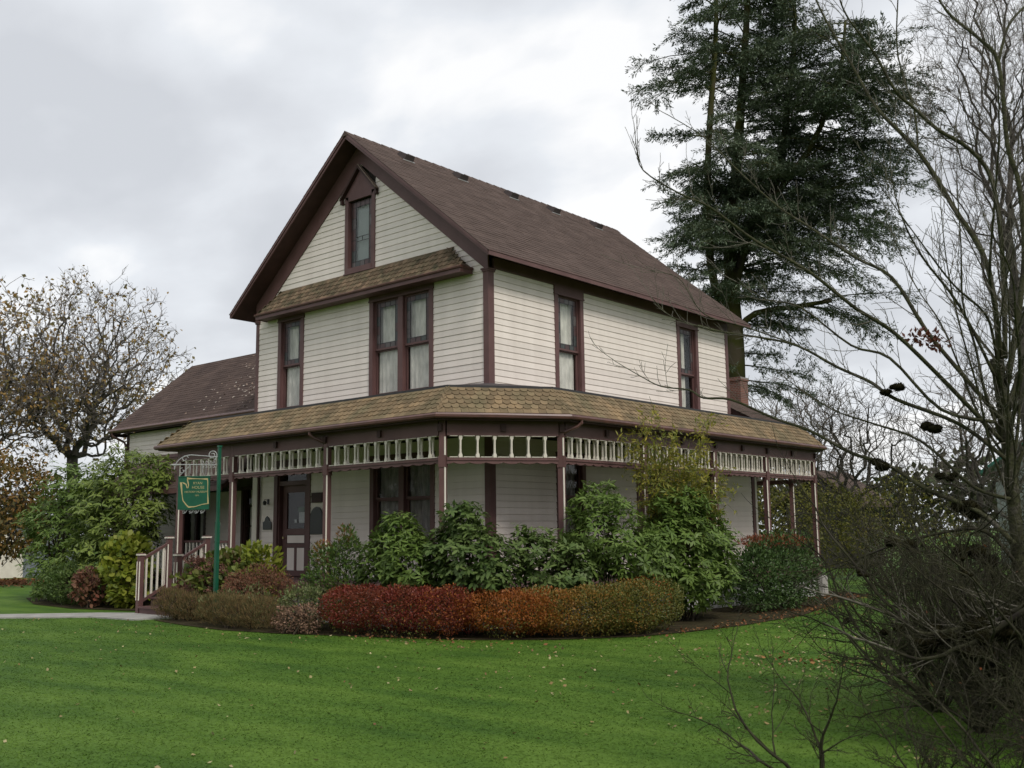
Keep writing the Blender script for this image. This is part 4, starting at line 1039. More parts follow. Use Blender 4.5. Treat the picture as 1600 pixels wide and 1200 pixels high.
def leaf_geo(P, D, N, L, Wd, six=False):
    D = nrm(D); N = nrm(N - D * (N * D).sum(1, keepdims=True)); S = np.cross(N, D); L = L[:, None]; Wd = Wd[:, None]; n = len(P)
    if not six:
        V = np.stack([P, P + D * L * .45 + S * Wd * .5 + N * Wd * .12, P + D * L, P + D * L * .45 - S * Wd * .5 + N * Wd * .12], 1)
        return V.reshape(-1, 3), np.arange(n * 4).reshape(n, 4)
    V = np.stack([P, P + D * L * .35 + S * Wd * .46, P + D * L * .72 + S * Wd * .42 - N * L * .05, P + D * L - N * L * .14, P + D * L * .72 - S * Wd * .42 - N * L * .05, P + D * L * .35 - S * Wd * .46], 1)
    return V.reshape(-1, 3), np.arange(n * 6).reshape(n, 6)
def foliage(name, P, Nn, L, Wr, material, parent, up=.35, spread=.7, six=False):
    n = len(P); Ls = L * nrg.uniform(.65, 1.25, n); D = nrm(Nn * .7 + unit(n) * spread + np.array([0, 0, up])); N = nrm(Nn + unit(n) * .7 + np.array([0, 0, .5]))
    V, F_ = leaf_geo(P, D, N, Ls, Ls * Wr, six); return np_mesh(name, V, F_, material, parent, 'stuff')
def whorls(name, P, Nn, L, Wr, material, parent, per=8, droop=.25):
    n = len(P); A = nrm(Nn * .6 + np.array([0, 0, .75]) + unit(n) * .35)
    t = nrm(np.cross(A, unit(n))); b = np.cross(A, t); Ps, Ds, Ns = [], [], []
    for k in range(per):
        a = 2 * np.pi * k / per + nrg.uniform(-.3, .3, n); tilt = nrg.uniform(-.15, .65, n)[:, None]
        rad = t * np.cos(a)[:, None] + b * np.sin(a)[:, None]
        D = rad + A * tilt - np.array([0, 0, droop]) * nrg.uniform(.3, 1.2, n)[:, None]
        Ps.append(P + rad * .01 - A * .01 * k); Ds.append(D); Ns.append(A + rad * -.2)
    P2, D2, N2 = map(np.concatenate, (Ps, Ds, Ns)); Ls = L * nrg.uniform(.5, 1.28, len(P2))
    V, F_ = leaf_geo(P2, D2, N2, Ls, Ls * Wr, True); return np_mesh(name, V, F_, material, parent, 'stuff')
def seg_mesh(name, segs, material, parent=None, sides=4, kind=None):
    S = np.array(segs, float); n = len(S); p0, p1, r0, r1 = S[:, :3], S[:, 3:6], S[:, 6], S[:, 7]
    t = nrm(p1 - p0); ref = np.where(np.abs(t[:, 2:3]) > .9, np.array([[1.0, 0, 0]]), np.array([[0, 0, 1.0]])); a = nrm(np.cross(t, ref)); b = np.cross(t, a)
    V = np.zeros((n, 2 * sides, 3)); F_ = np.zeros((n, sides, 4), int); base = np.arange(n) * 2 * sides
    for k in range(sides):
        q = 2 * math.pi * k / sides; dr = a * math.cos(q) + b * math.sin(q)
        V[:, k] = p0 - t * (r0 * .4)[:, None] + dr * r0[:, None]; V[:, sides + k] = p1 + t * (r1 * .3)[:, None] + dr * r1[:, None]
        F_[:, k, 0] = base + k; F_[:, k, 1] = base + (k + 1) % sides; F_[:, k, 2] = base + sides + (k + 1) % sides; F_[:, k, 3] = base + sides + k
    return np_mesh(name, V.reshape(-1, 3), F_.reshape(-1, 4), material, parent, kind, smooth=sides > 4)
def vr(s=1.0): return Vector((rnd.gauss(0, s), rnd.gauss(0, s), rnd.gauss(0, s)))
def curve_seg(segs, p, d, L, r0, r1, n, wob, bias=(0, 0, 0)):
    """wobbly tapering branch; returns its points"""
    pts = [Vector(p)]; d = Vector(d).normalized(); p = Vector(p); bias = Vector(bias)
    for i in range(n):
        d = (d + vr(wob) + bias).normalized(); q = p + d * (L / n); f0, f1 = i / n, (i + 1) / n
        segs.append((*p, *q, r0 + (r1 - r0) * f0, r0 + (r1 - r0) * f1)); p = q; pts.append(q.copy())
    return pts
def branch(segs, p, d, L, r, level, P):
    """recursive bare branch. P: dict(kids, ratio, angle, wob, bias, rmin, nseg, tips)"""
    nseg = P['nseg'][min(level, len(P['nseg']) - 1)]
    last = level >= P['levels'] - 1
    r1 = max(P['rmin'], r * (.35 if last else .5))
    pts = curve_seg(segs, p, d, L, r, r1, nseg, P['wob'], P['bias'])
    if last:
        if 'tips' in P: P['tips'].append((pts[-1], (pts[-1] - pts[-2]).normalized())); P['tips'].append((pts[len(pts) // 2], (pts[-1] - pts[-2]).normalized()))
        return
    kids = P['kids'][min(level, len(P['kids']) - 1)]
    for k in range(kids):
        f = P['from'] + (1 - P['from']) * (k + rnd.random()) / kids
        i = min(len(pts) - 2, int(f * (len(pts) - 1))); q = pts[i].lerp(pts[i + 1], f * (len(pts) - 1) - i)
        t = (pts[i + 1] - pts[i]).normalized(); side = t.cross(vr()).normalized()
        a = P['angle'] * rnd.uniform(.6, 1.3); nd = t * math.cos(a) + side * math.sin(a)
        branch(segs, q, nd, L * P['ratio'] * rnd.uniform(.6, 1.15) * (1.15 - .45 * f), max(P['rmin'], (r + (r1 - r) * f) * .62), level + 1, P)
    if P.get('lead', True):
        t = (pts[-1] - pts[-2]).normalized(); branch(segs, pts[-1], t, L * P['ratio'], r1, level + 1, P)

def shrub_stems(parent, blobs, n=7, r=.022, twigs=24):
    segs = []
    for k in range(n):
        b = blobs[k % len(blobs)]; tgt = Vector(b[:3]) + Vector((rnd.uniform(-.5, .5) * b[3], rnd.uniform(-.5, .5) * b[4], rnd.uniform(-.1, .6) * b[5]))
        p0 = Vector((rnd.uniform(-.18, .18) + b[0] * .35, rnd.uniform(-.18, .18) + b[1] * .35, -.02))
        mid = p0.lerp(tgt, .5) + Vector((rnd.uniform(-.1, .1), rnd.uniform(-.1, .1), .05)); pp = [p0, p0.lerp(mid, .5) + vr(.02), mid, mid.lerp(tgt, .5) + vr(.03), tgt]
        for i in range(4): segs.append((*pp[i], *pp[i + 1], r * (1 - .2 * i), r * (1 - .2 * (i + 1))))
        for j in range(twigs // n + 1):
            q = mid.lerp(tgt, rnd.random()); curve_seg(segs, q, vr() + Vector((0, 0, .6)), .35 * b[5] + .15, r * .35, .004, 3, .2)
    return seg_mesh('stem', segs, 'stem', parent, 5)

def shrub(name, label, cat, loc, blobs, nleaf, L, Wr, material, group=None, whorl=False, per=8, extra=None, stems=7, six=False, up=.35, spread=.7, rmin=.66, lump=.17, stem_r=.022, inner=.25):
    o = empty(name, loc, label, cat, group)
    if whorl: lump, rmin = .20, .62; blobs = [(b[0], b[1], b[2], b[3] * 1.16, b[4] * 1.1, b[5] * .98) for b in blobs]
    P, N = sample_blobs(blobs, nleaf, rmin=rmin, lump=lump)
    if whorl: whorls('foliage', P, N, L, Wr, material, o, per)
    else: foliage('foliage', P, N, L, Wr, material, o, up, spread, six)
    if inner:
        P, N = sample_blobs(blobs, int(nleaf * inner * (per if whorl else 1) * .6), rmin=.35, rmax=.85)
        foliage('inner_foliage', P, N, L, Wr, material, o, up, 1.0, False)
    if extra: extra(o)
    shrub_stems(o, blobs, stems, stem_r)
    return o

# ---------------- rhododendrons in front of the porch
rh = 'rhododendrons along the porch'
shrub('rhododendron', 'leafy rhododendron in front of the lower double window, behind the red hedge', 'shrub', (-.10, -2.22, 0),
      [(0, 0, 1.35, .58, .42, .62), (-.3, 0, 1.15, .42, .38, .50), (.35, -.05, 1.1, .42, .38, .55), (.05, -.05, 1.68, .34, .3, .36)], 560, .125, .32, 'rhodo', rh, whorl=True)
shrub('rhododendron', 'tallest broad-leaved rhododendron before the left post of the angled porch corner', 'shrub', (1.28, -1.95, 0),
      [(0, 0, 1.2, .60, .5, .72), (-.15, 0, 1.85, .36, .32, .40), (.42, 0, 1.15, .42, .42, .55), (-.4, 0, 1.15, .36, .4, .55)], 640, .125, .40, 'rhodo2', rh, whorl=True)
shrub('rhododendron', 'low thin rhododendron behind the orange hedge, pale wall showing through its leaves', 'shrub', (2.30, -1.10, 0),
      [(0, 0, 1.15, .5, .45, .62), (-.3, -.2, 1.35, .34, .3, .42), (.3, .2, 1.1, .36, .36, .5)], 330, .125, .38, 'rhodo2', rh, whorl=True)
shrub('rhododendron', 'tall open rhododendron right of the angled porch corner, dark trunk visible', 'shrub', (2.72, -.02, 0),
      [(0, 0, 1.6, .66, .55, .62), (-.2, 0, 2.1, .42, .4, .42), (.35, .3, 1.3, .5, .5, .55), (-.45, -.2, 1.2, .42, .4, .5)], 600, .13, .30, 'rhodo', rh, whorl=True)
shrub('rhododendron', 'wide dark rhododendron under the bamboo, reaching to the clipped photinia', 'shrub', (2.85, 2.25, 0),
      [(0, 0, 1.35, .60, .75, .75), (-.1, -.6, 1.35, .45, .5, .6), (.05, .65, 1.35, .5, .6, .75), (-.05, -.1, 2.1, .45, .6, .40), (.15, .2, .8, .6, .8, .5)], 1000, .14, .32, 'rhodo', rh, whorl=True)

# ---------------- clipped hedge in four colours
hg = 'low clipped hedge sections along the bed edge'
def hedge(label, loc, blobs, n, material, L=.034, mix=()):
    def ex(o):
        for (b_, m_, c_) in mix:
            P, N = sample_blobs(b_, c_, rmin=.8, lump=.05); foliage('leaf_patch', P, N, L, .62, m_, o, up=.4)
    o = shrub('hedge_shrub', label, 'hedge', loc, blobs, n, L, .62, material, hg, extra=ex, rmin=.68, lump=.07, stems=9, stem_r=.012, inner=.75)
    return o
hedge('crimson clipped hedge section, longest, left end of the low hedge', (.42, -2.78, 0),
      [(-.95, -.22, .45, .50, .42, .37), (-.45, -.12, .47, .5, .42, .36), (.05, -.02, .47, .5, .42, .36), (.55, .12, .46, .5, .42, .36), (1.0, .24, .46, .46, .4, .36)], 15000, 'hred', mix=(([(.95, .24, .46, .50, .42, .38)], 'horange', 1100), ([(-.9, -.2, .30, .5, .42, .3), (.1, 0, .25, .9, .42, .28)], 'holive', 1300), ([(0, 0, .5, 1.4, .45, .36)], 'horange', 250)))
hedge('bright orange clipped hedge section between the crimson and mustard ones', (2.10, -2.02, 0),
      [(-.28, -.18, .45, .46, .42, .33), (.15, .05, .44, .46, .42, .34), (.42, .24, .43, .36, .4, .33)], 8500, 'horange', mix=(([(-.5, -.25, .45, .35, .4, .35)], 'hred', 900), ([(.45, .3, .45, .4, .4, .36)], 'hyellow', 1600), ([(0, 0, .3, .6, .4, .3)], 'holive', 900)))
hedge('mustard yellow clipped hedge section between the orange and olive ones', (2.98, -1.30, 0),
      [(-.2, -.2, .42, .42, .4, .36), (.12, .15, .44, .45, .45, .38), (.3, .45, .42, .4, .4, .37)], 8000, 'hyellow', mix=(([(-.3, -.3, .43, .4, .4, .37)], 'horange', 1500), ([(.3, .4, .43, .45, .45, .4)], 'holive', 2200)))
hedge('rounded olive hedge mound at the right end of the low hedge', (3.45, -.28, 0),
      [(0, 0, .46, .55, .55, .42), (.0, .5, .48, .52, .5, .42), (-.1, -.4, .44, .46, .42, .38)], 10500, 'holive', mix=(([(0, -.3, .46, .5, .45, .42)], 'hyellow', 1600), ([(0, .2, .5, .5, .5, .42)], 'horange', 700)))

# ---------------- photinia
def red_top(o):
    P, N = sample_blobs([(0, -.2, 1.40, .60, 1.25, .13)], 900, rmin=.4, lump=.05)
    foliage('red_tip', P, N, .07, .42, 'redtip', o, up=.9)
shrub('photinia', 'boxy clipped photinia with red new growth on top, right end of porch', 'shrub', (2.95, 5.75, 0),
      [(0, -.55, .72, .62, .62, .70), (0, .0, .76, .64, .6, .70), (0, .6, .76, .62, .62, .68), (.0, -1.15, .66, .55, .5, .64)], 11000, .075, .45, 'photinia', extra=red_top, inner=.35)
shrub('shrub', 'shady dark green shrub right of the porch end pier', 'shrub', (3.3, 11.2, 0),
      [(0, -.2, .65, .6, .6, .62), (.5, .5, .7, .6, .7, .62), (1.1, .9, .55, .6, .6, .5), (-.3, .3, .9, .6, .5, .55)], 4200, .09, .4, 'darkleaf')

# ---------------- bamboo climbing above the porch gutter
o = empty('bamboo', (2.28, 2.75, 0), 'yellow-green bamboo clump leaning over the spindle frieze and gutter', 'bamboo')
segs = []; Pl, Dl = [], []
for k in range(34):
    p = Vector((rnd.uniform(-.12, .35), rnd.uniform(-.55, .7), 0)); d = Vector((rnd.uniform(-.04, .16), rnd.uniform(-.28, .22), 1))
    L = rnd.uniform(2.6, 4.1) if k else 4.3
    pts = curve_seg(segs, p, d, L, .011, .004, 9, .045, (.012, -.012, -.012))
    for i in range(4, len(pts)):
        for j in range(rnd.randint(3, 6)):
            q = pts[i - 1].lerp(pts[i], rnd.random()); tw = curve_seg(segs, q, vr() + Vector((0, 0, .1)), rnd.uniform(.12, .4), .003, .0015, 2, .2, (0, 0, -.15))
            for t_ in range(rnd.randint(7, 12)):
                Pl.append(tw[rnd.randint(0, 2)] + vr(.03)); Dl.append(vr() + Vector((0, 0, -.35)))
seg_mesh('cane', segs, mat('olive_cane', (.20, .18, .06), (.12, .10, .05), rough=.5), o, 4)
Pa, Da = np.array(Pl), nrm(np.array(Dl)); Ls = nrg.uniform(.07, .15, len(Pa)); V, F_ = leaf_geo(Pa, Da, unit(len(Pa)), Ls, Ls * .26); np_mesh('foliage', V, F_, 'bamboo', o, 'stuff')

# ---------------- border plants left of the hedge
def tips(nm, blobs, n, L, mtl, wr=.4):
    def f(o):
        P, N = sample_blobs(blobs, n, rmin=.85); foliage(nm, P, N, L, wr, mtl, o, up=.7)
    return f
shrub('pieris', 'bright green pieris with orange tips beneath the second porch post', 'shrub', (-1.60, -2.45, 0),
      [(0, 0, .75, .55, .42, .62), (.25, .1, 1.15, .34, .3, .46), (-.28, .0, 1.05, .26, .26, .45), (.42, 0, .7, .35, .35, .5), (.33, .1, 1.45, .16, .16, .30)], 5200, .075, .34, 'pieris',
      extra=tips('new_growth', [(-.28, 0, 1.32, .18, .16, .22), (.2, .1, 1.62, .14, .14, .18)], 380, .07, 'orangetip'))
shrub('variegated_shrub', 'cream and yellow speckled shrub between the pieris and red hedge', 'shrub', (-1.72, -3.02, 0),
      [(0, 0, .42, .40, .3, .42), (-.25, 0, .35, .3, .25, .36), (.35, .05, .4, .25, .25, .36)], 2600, .05, .5, 'varieg')
def heads(cs, r=.075, mtl='hydhead', cnt=90):
    def f(o):
        for c_ in cs:
            P, N = sample_blobs([(*c_, r, r, r * .75)], cnt, rmin=.75, lump=.02, zfloor=-1); foliage('flower_head', P, N, .034, .8, mtl, o, up=0, spread=1.0)
    return f
hc = [(rnd.uniform(-1.0, 1.05), rnd.uniform(-.5, .35), rnd.uniform(.55, 1.22)) for _ in range(120)]
hc = [(x, y, z) for x, y, z in hc if (x / 1.2) ** 2 + ((z - .5) / .85) ** 2 < 1.0]
shrub('hydrangea', 'wide autumn hydrangea with brown flower heads around the sign post', 'hydrangea', (-5.45, -2.32, 0),
      [(-.5, .0, .55, .62, .5, .52), (.15, 0, .68, .62, .5, .55), (.7, .1, .72, .5, .45, .62), (.35, .15, 1.0, .4, .4, .38)], 2300, .13, .62, 'hydleaf', extra=heads(hc), six=True, inner=.3)
shrub('hydrangea', 'lime green leafy shoots beside the steps, below the third porch post', 'hydrangea', (-4.38, -1.98, 0),
      [(0, 0, 1.05, .42, .32, .36), (-.2, 0, 1.2, .26, .25, .28), (0, 0, .6, .35, .3, .5)], 560, .16, .42, 'hydleaf2', six=True)
shrub('spirea', 'dome of rusty red-brown spirea in front of the door', 'shrub', (-3.62, -2.62, 0),
      [(0, 0, .55, .78, .5, .56), (-.4, 0, .45, .5, .42, .46), (.45, 0, .5, .48, .42, .52)], 9500, .040, .5, 'spirea')
shrub('heather', 'dry brown-topped clump at the left end of the border, dark at its base', 'plant', (-5.68, -3.02, 0),
      [(-.3, 0, .28, .38, .26, .34), (.1, 0, .26, .38, .26, .32), (.5, -.05, .25, .34, .25, .30)], 6500, .075, .10, 'heath', up=1.3, spread=.5, extra=tips('seed_head', [(-.2, .1, .5, .4, .2, .16), (.4, .1, .45, .3, .2, .16)], 300, .05, 'hydhead', .4))
shrub('heather', 'long low strip of tan dry foliage right of the sign post', 'plant', (-3.1, -3.42, 0),
      [(-.8, .1, .26, .45, .28, .32), (-.3, .02, .26, .45, .28, .32), (.2, -.02, .26, .45, .28, .31), (.7, .0, .25, .42, .28, .32)], 10000, .075, .10, 'heath', up=1.3, spread=.5, extra=tips('flower_spike', [(-.5, .15, .5, .3, .2, .16), (.25, .2, .55, .3, .2, .22), (.6, .1, .45, .3, .2, .2), (-.9, 0, .35, .2, .2, .2)], 700, .075, 'varieg', .16))
shrub('sedum', 'pinkish dried stems at the left foot of the crimson hedge', 'plant', (-1.42, -3.42, 0),
      [(-.1, 0, .20, .34, .2, .24), (.25, .1, .22, .28, .2, .26)], 1900, .045, .5, mat('dusty_pink_leaf', (.27, .16, .11), (.14, .085, .05), rough=.8, rand=.3))

# ---------------- big evergreens left of the steps
lg = 'evergreen shrubs left of the steps'
shrub('laurel', 'biggest broad evergreen against the left wing wall', 'shrub', (-11.9, -.95, 0),
      [(0, 0, 2.0, 1.25, .9, 1.35), (.3, 0, 3.15, .95, .75, .85), (-.7, 0, 2.7, .9, .8, .95), (.85, .1, 2.5, .75, .6, .85), (-.1, -.3, 1.0, 1.2, .9, .95), (1.0, .3, 3.3, .55, .5, .45)], 1250, .17, .30, 'laurel', lg, whorl=True, per=7, stem_r=.05)
shrub('laurel', 'darker evergreen bush with drooping left side, farthest left by the lawn', 'shrub', (-14.6, -1.1, 0),
      [(0, 0, 1.9, 1.1, .8, 1.2), (.3, 0, 2.9, .8, .7, .75), (-.6, -.1, 2.1, .75, .7, .55), (.3, -.2, .9, 1.1, .8, .85)], 820, .17, .30, 'rhodo', lg, whorl=True, per=7, stem_r=.05)
shrub('azalea', 'low glossy dark green azalea in front of the big evergreens', 'shrub', (-12.5, -1.95, 0),
      [(0, 0, .5, .75, .5, .52), (.5, .0, .55, .5, .45, .52), (-.5, .1, .5, .5, .5, .5)], 4600, .075, .45, 'rhodo2', lg)
shrub('hydrangea', 'yellow-green hydrangea left of the step railing', 'hydrangea', (-10.1, -1.72, 0),
      [(0, 0, .85, .55, .5, .75), (-.1, 0, 1.25, .42, .4, .42), (.15, 0, .45, .42, .4, .42)], 1250, .17, .66, 'hydleaf2', six=True)
hc2 = [(rnd.uniform(-.4, .4), rnd.uniform(-.3, .1), rnd.uniform(.25, 1.0)) for _ in range(14)]
shrub('hydrangea', 'faded hydrangea with dusty brown flower heads between green shrubs', 'hydrangea', (-10.95, -2.2, 0),
      [(0, 0, .45, .42, .35, .45)], 420, .12, .6, 'spirea', extra=heads(hc2, .09), six=True)

# ================================================================== TREES
# --- the big conifer behind the house
con = empty('conifer_tree', (-5.3, 19.5, 0), 'towering many-stemmed dark conifer rising behind the house roof', 'tree')
CO = Vector((-5.3, 19.5, 0))
def polytube(name, pts, r0, r1, mtl, parent, sides=8, origin=Vector((0, 0, 0)), sm=3):
    pts = [Vector(p) - origin for p in pts]
    out = []
    for i in range(len(pts) - 1):
        p0, p1, p2, p3 = pts[max(i - 1, 0)], pts[i], pts[i + 1], pts[min(i + 2, len(pts) - 1)]
        for k in range(sm):
            t = k / sm; out.append(.5 * ((2 * p1) + (p2 - p0) * t + (2 * p0 - 5 * p1 + 4 * p2 - p3) * t * t + (-p0 + 3 * p1 - 3 * p2 + p3) * t ** 3))
    out.append(pts[-1]); n = len(out)
    if mtl is not None:
        mb = MB(); mb.tube(out, [r0 + (r1 - r0) * (i / (n - 1)) + rnd.uniform(-.03, .03) * r0 for i in range(n)], sides); mb.build(name, mtl, parent, smooth=True)
    return out
T = dict(
 conif=[(-5.3, 19.5, -.1), (-5.4, 19.55, 1.53), (-5.28, 19.37, 6.02), (-5.06, 19.03, 8.81), (-5.01, 18.78, 10.32)],
 cl=[(-5.1, 19.05, 9.0), (-5.25, 18.38, 9.93), (-5.26, 17.8, 11.5), (-4.86, 17.24, 14.88), (-4.11, 16.82, 19.13), (-3.7, 16.41, 22.0)],
 cm=[(-5.02, 18.79, 10.2), (-4.74, 18.59, 13.25), (-4.51, 18.65, 14.68), (-4.04, 18.56, 17.99), (-3.63, 18.47, 21.09), (-3.34, 18.3, 24.6)],
 cr=[(-4.95, 18.8, 10.3), (-4.26, 19.22, 12.81), (-3.47, 19.86, 14.5), (-2.93, 20.0, 17.63), (-2.55, 19.99, 20.0), (-2.5, 20.0, 21.4)],
 cc=[(-5.02, 19.06, 8.81), (-4.26, 19.15, 9.43), (-2.86, 19.88, 9.61), (-1.84, 20.31, 9.71)],
 cb=[(-5.0, 18.9, 10.0), (-3.9, 18.6, 12.5), (-2.0, 19.3, 15.0), (-.9, 19.8, 17.6), (-.6, 20, 19.8)])
polytube('trunk', T['conif'], .40, .30, 'bark_conifer', con, 10, CO)
stems_ = [polytube('trunk', T[k], a, b, 'bark_conifer', con, 8, CO) for k, a, b in (('cl', .20, .07), ('cm', .27, .07), ('cr', .20, .06), ('cc', .13, .07), ('cb', .16, .05))]
segs = []; LP, LD = [], []
def spray(p, d, L, w=1.0):
    """one drooping bough with flat fans of needles"""
    pts = curve_seg(segs, p, d, L, .035, .008, 7, .07, (0, 0, -.05))
    for i in range(2, len(pts)):
        dd = (pts[i] - pts[i - 1]).normalized(); side = dd.cross(Vector((0, 0, 1)))
        side = side.normalized() if side.length > .01 else Vector((1, 0, 0))
        for s_ in (-1, 1):
            for rep in range(2):
                if rnd.random() < .15: continue
                l2 = L * rnd.uniform(.16, .34) * w; q0 = pts[i - 1].lerp(pts[i], rnd.random())
                d2 = (dd * .8 + side * s_ * rnd.uniform(.5, 1.1) + Vector((0, 0, rnd.uniform(-.25, .15)))).normalized()
                q = curve_seg(segs, q0, d2, l2, .008, .003, 2, .1, (0, 0, -.06))
                nn_ = int(13 + l2 * 38)
                for k in range(nn_):
                    f = rnd.random() ** .75; a = q[0].lerp(q[-1], f) + vr(.045); LP.append(a); LD.append(d2 + vr(.55) + Vector((0, 0, -.12)))
    for k in range(14): LP.append(pts[-1] + vr(.07)); LD.append((pts[-1] - pts[-2]).normalized() + vr(.5))
camR = Vector(R_)
def ext(z, left):   # crown reach by height, measured from the crown's middle line
    tb = [(7.5, 2.3, 4.0), (9, 3.0, 4.4), (11, 3.6, 6.0), (13, 3.6, 6.3), (14.2, 3.2, 6.2), (15, 3.4, 6.3), (16.5, 4.0, 5.8), (18, 4.8, 4.8), (19.5, 4.2, 3.4), (21, 3.2, 2.4), (23, 2.2, 1.6), (25, .6, .5)]
    for (z0, a0, b0), (z1, a1, b1) in zip(tb, tb[1:]):
        if z0 <= z <= z1:
            f = (z - z0) / (z1 - z0); return (a0 + (a1 - a0) * f) if left else (b0 + (b1 - b0) * f)
    return 1.0
CEN = Vector((-4.3, 18.9, 0)) - CO
nb = 0
for si, stp in enumerate(stems_):
    if si == 3: continue
    hmin = 8.0 if si else 9.5
    for rep in range({0: 84, 1: 92, 2: 74, 4: 64}[si]):
        i = rnd.randint(1, len(stp) - 2); p = stp[i].lerp(stp[i + 1], rnd.random())
        if p.z < hmin: continue
        a = rnd.uniform(0, 2 * math.pi); d = Vector((math.cos(a), math.sin(a), rnd.uniform(-.05, .38)))
        lat = d.dot(camR); reach = ext(p.z, lat < 0); cur = (p - CEN).dot(camR)
        lim = reach - (cur if lat > 0 else -cur)
        L = min(rnd.uniform(1.3, 4.4 if lat > .3 else 3.4), max(.9, lim / max(.35, abs(lat)) * rnd.uniform(.75, 1.0))) * (1.0 if p.z < 20.5 else .7)
        spray(p, d, L); nb += 1
for k in range(70):  # long boughs on the right-hand side
    stp = stems_[rnd.choice((1, 2, 4))]; i = rnd.randint(1, len(stp) - 2); p = stp[i].lerp(stp[i + 1], rnd.random())
    if not 8.5 < p.z < 18.5: continue
    a = rnd.uniform(-.8, .8); d = Vector((R_[0] * math.cos(a) - R_[1] * math.sin(a), R_[1] * math.cos(a) + R_[0] * math.sin(a), rnd.uniform(.0, .35)))
    lim = ext(p.z, False) - (p - CEN).dot(camR); spray(p, d, max(1.2, min(5.2, lim / max(.4, math.cos(a)) * rnd.uniform(.7, 1.0))))
for k in range(20):  # low boughs round the main trunk and limb
    z = rnd.uniform(6.2, 10.5); p = Vector((-5.15, 19.2, z)) - CO
    if k % 2: p = stems_[3][rnd.randint(3, len(stems_[3]) - 1)]
    a = rnd.uniform(-.9, .9) if k % 3 else rnd.uniform(0, 6.3); d = Vector((R_[0] * math.cos(a) - R_[1] * math.sin(a), R_[1] * math.cos(a) + R_[0] * math.sin(a), rnd.uniform(-.2, .15)))
    spray(p, d, rnd.uniform(1.6, 3.6))
seg_mesh('branch', segs, 'bark_conifer', con, 3)
Pa, Da = np.array(LP), nrm(np.array(LD)); Ls = nrg.uniform(.08, .18, len(Pa)); Nn = nrm(unit(len(Pa)) * .7 + np.array([0, 0, 1.0])); V, F_ = leaf_geo(Pa, Da, Nn, Ls, Ls * .27)
np_mesh('needles', V, F_, 'conifer', con, 'stuff'); NCON = len(Pa)

# --- background bare trees
def bare_tree(name, label, loc, H, trunk_r, mtl_b, mtl_t, levels=5, kids=(7, 5, 4, 3), ratio=.56, angle=.75, wob=.10, bias=(0, 0, .05), leaves=None, seed=1, group=None, fork=.28, rmin=.007, lean=(0, 0, 1), nlimb=6, limb=.55, spreadz=.9, leafp=None, lp=(.1, .6), per=1):
    global rnd
    keep = rnd; rnd = random.Random(seed)
    o = empty(name, loc, label, 'tree', group)
    tr = []; pts = curve_seg(tr, (0, 0, -.1), lean, H * fork, trunk_r, trunk_r * .8, 4, .03)
    seg_mesh('trunk', tr, mtl_b, o, 9)
    segs = []; tips_ = []
    P = dict(levels=levels, kids=kids, ratio=ratio, angle=angle, wob=wob, bias=bias, rmin=rmin, nseg=(6, 4, 3, 3, 2), tips=tips_); P['from'] = .2
    for k in range(nlimb):
        a = 2 * math.pi * (k + rnd.uniform(-.3, .3)) / nlimb; up_ = spreadz * rnd.uniform(.6, 1.6) if k else 3
        branch(segs, pts[-1 if k % 2 == 0 else -2], Vector((math.cos(a), math.sin(a), up_)), H * limb * rnd.uniform(.8, 1.08), trunk_r * .55, 0, P)
    big = [s_ for s_ in segs if s_[6] > .03]; thin = [s_ for s_ in segs if s_[6] <= .03]
    if big: seg_mesh('limb', big, mtl_b, o, 6)
    seg_mesh('twig', thin, mtl_t, o, 3)
    if leaves:
        idx = [t_ for t_ in tips_ if rnd.random() < (leafp(t_[0]) if leafp else .5)]
        if idx:
            Pa = np.array([t_[0] for t_ in idx for _ in range(per)]) + nrg.normal(0, .12, (len(idx) * per, 3)); Ls = nrg.uniform(*lp, len(Pa))
            V, F_ = leaf_geo(Pa, nrm(unit(len(Pa)) + np.array([0, 0, -.4])), unit(len(Pa)), Ls, Ls * .7); np_mesh('foliage', V, F_, leaves, o, 'stuff')
    rnd = keep
    return o, len(segs)
stats = []
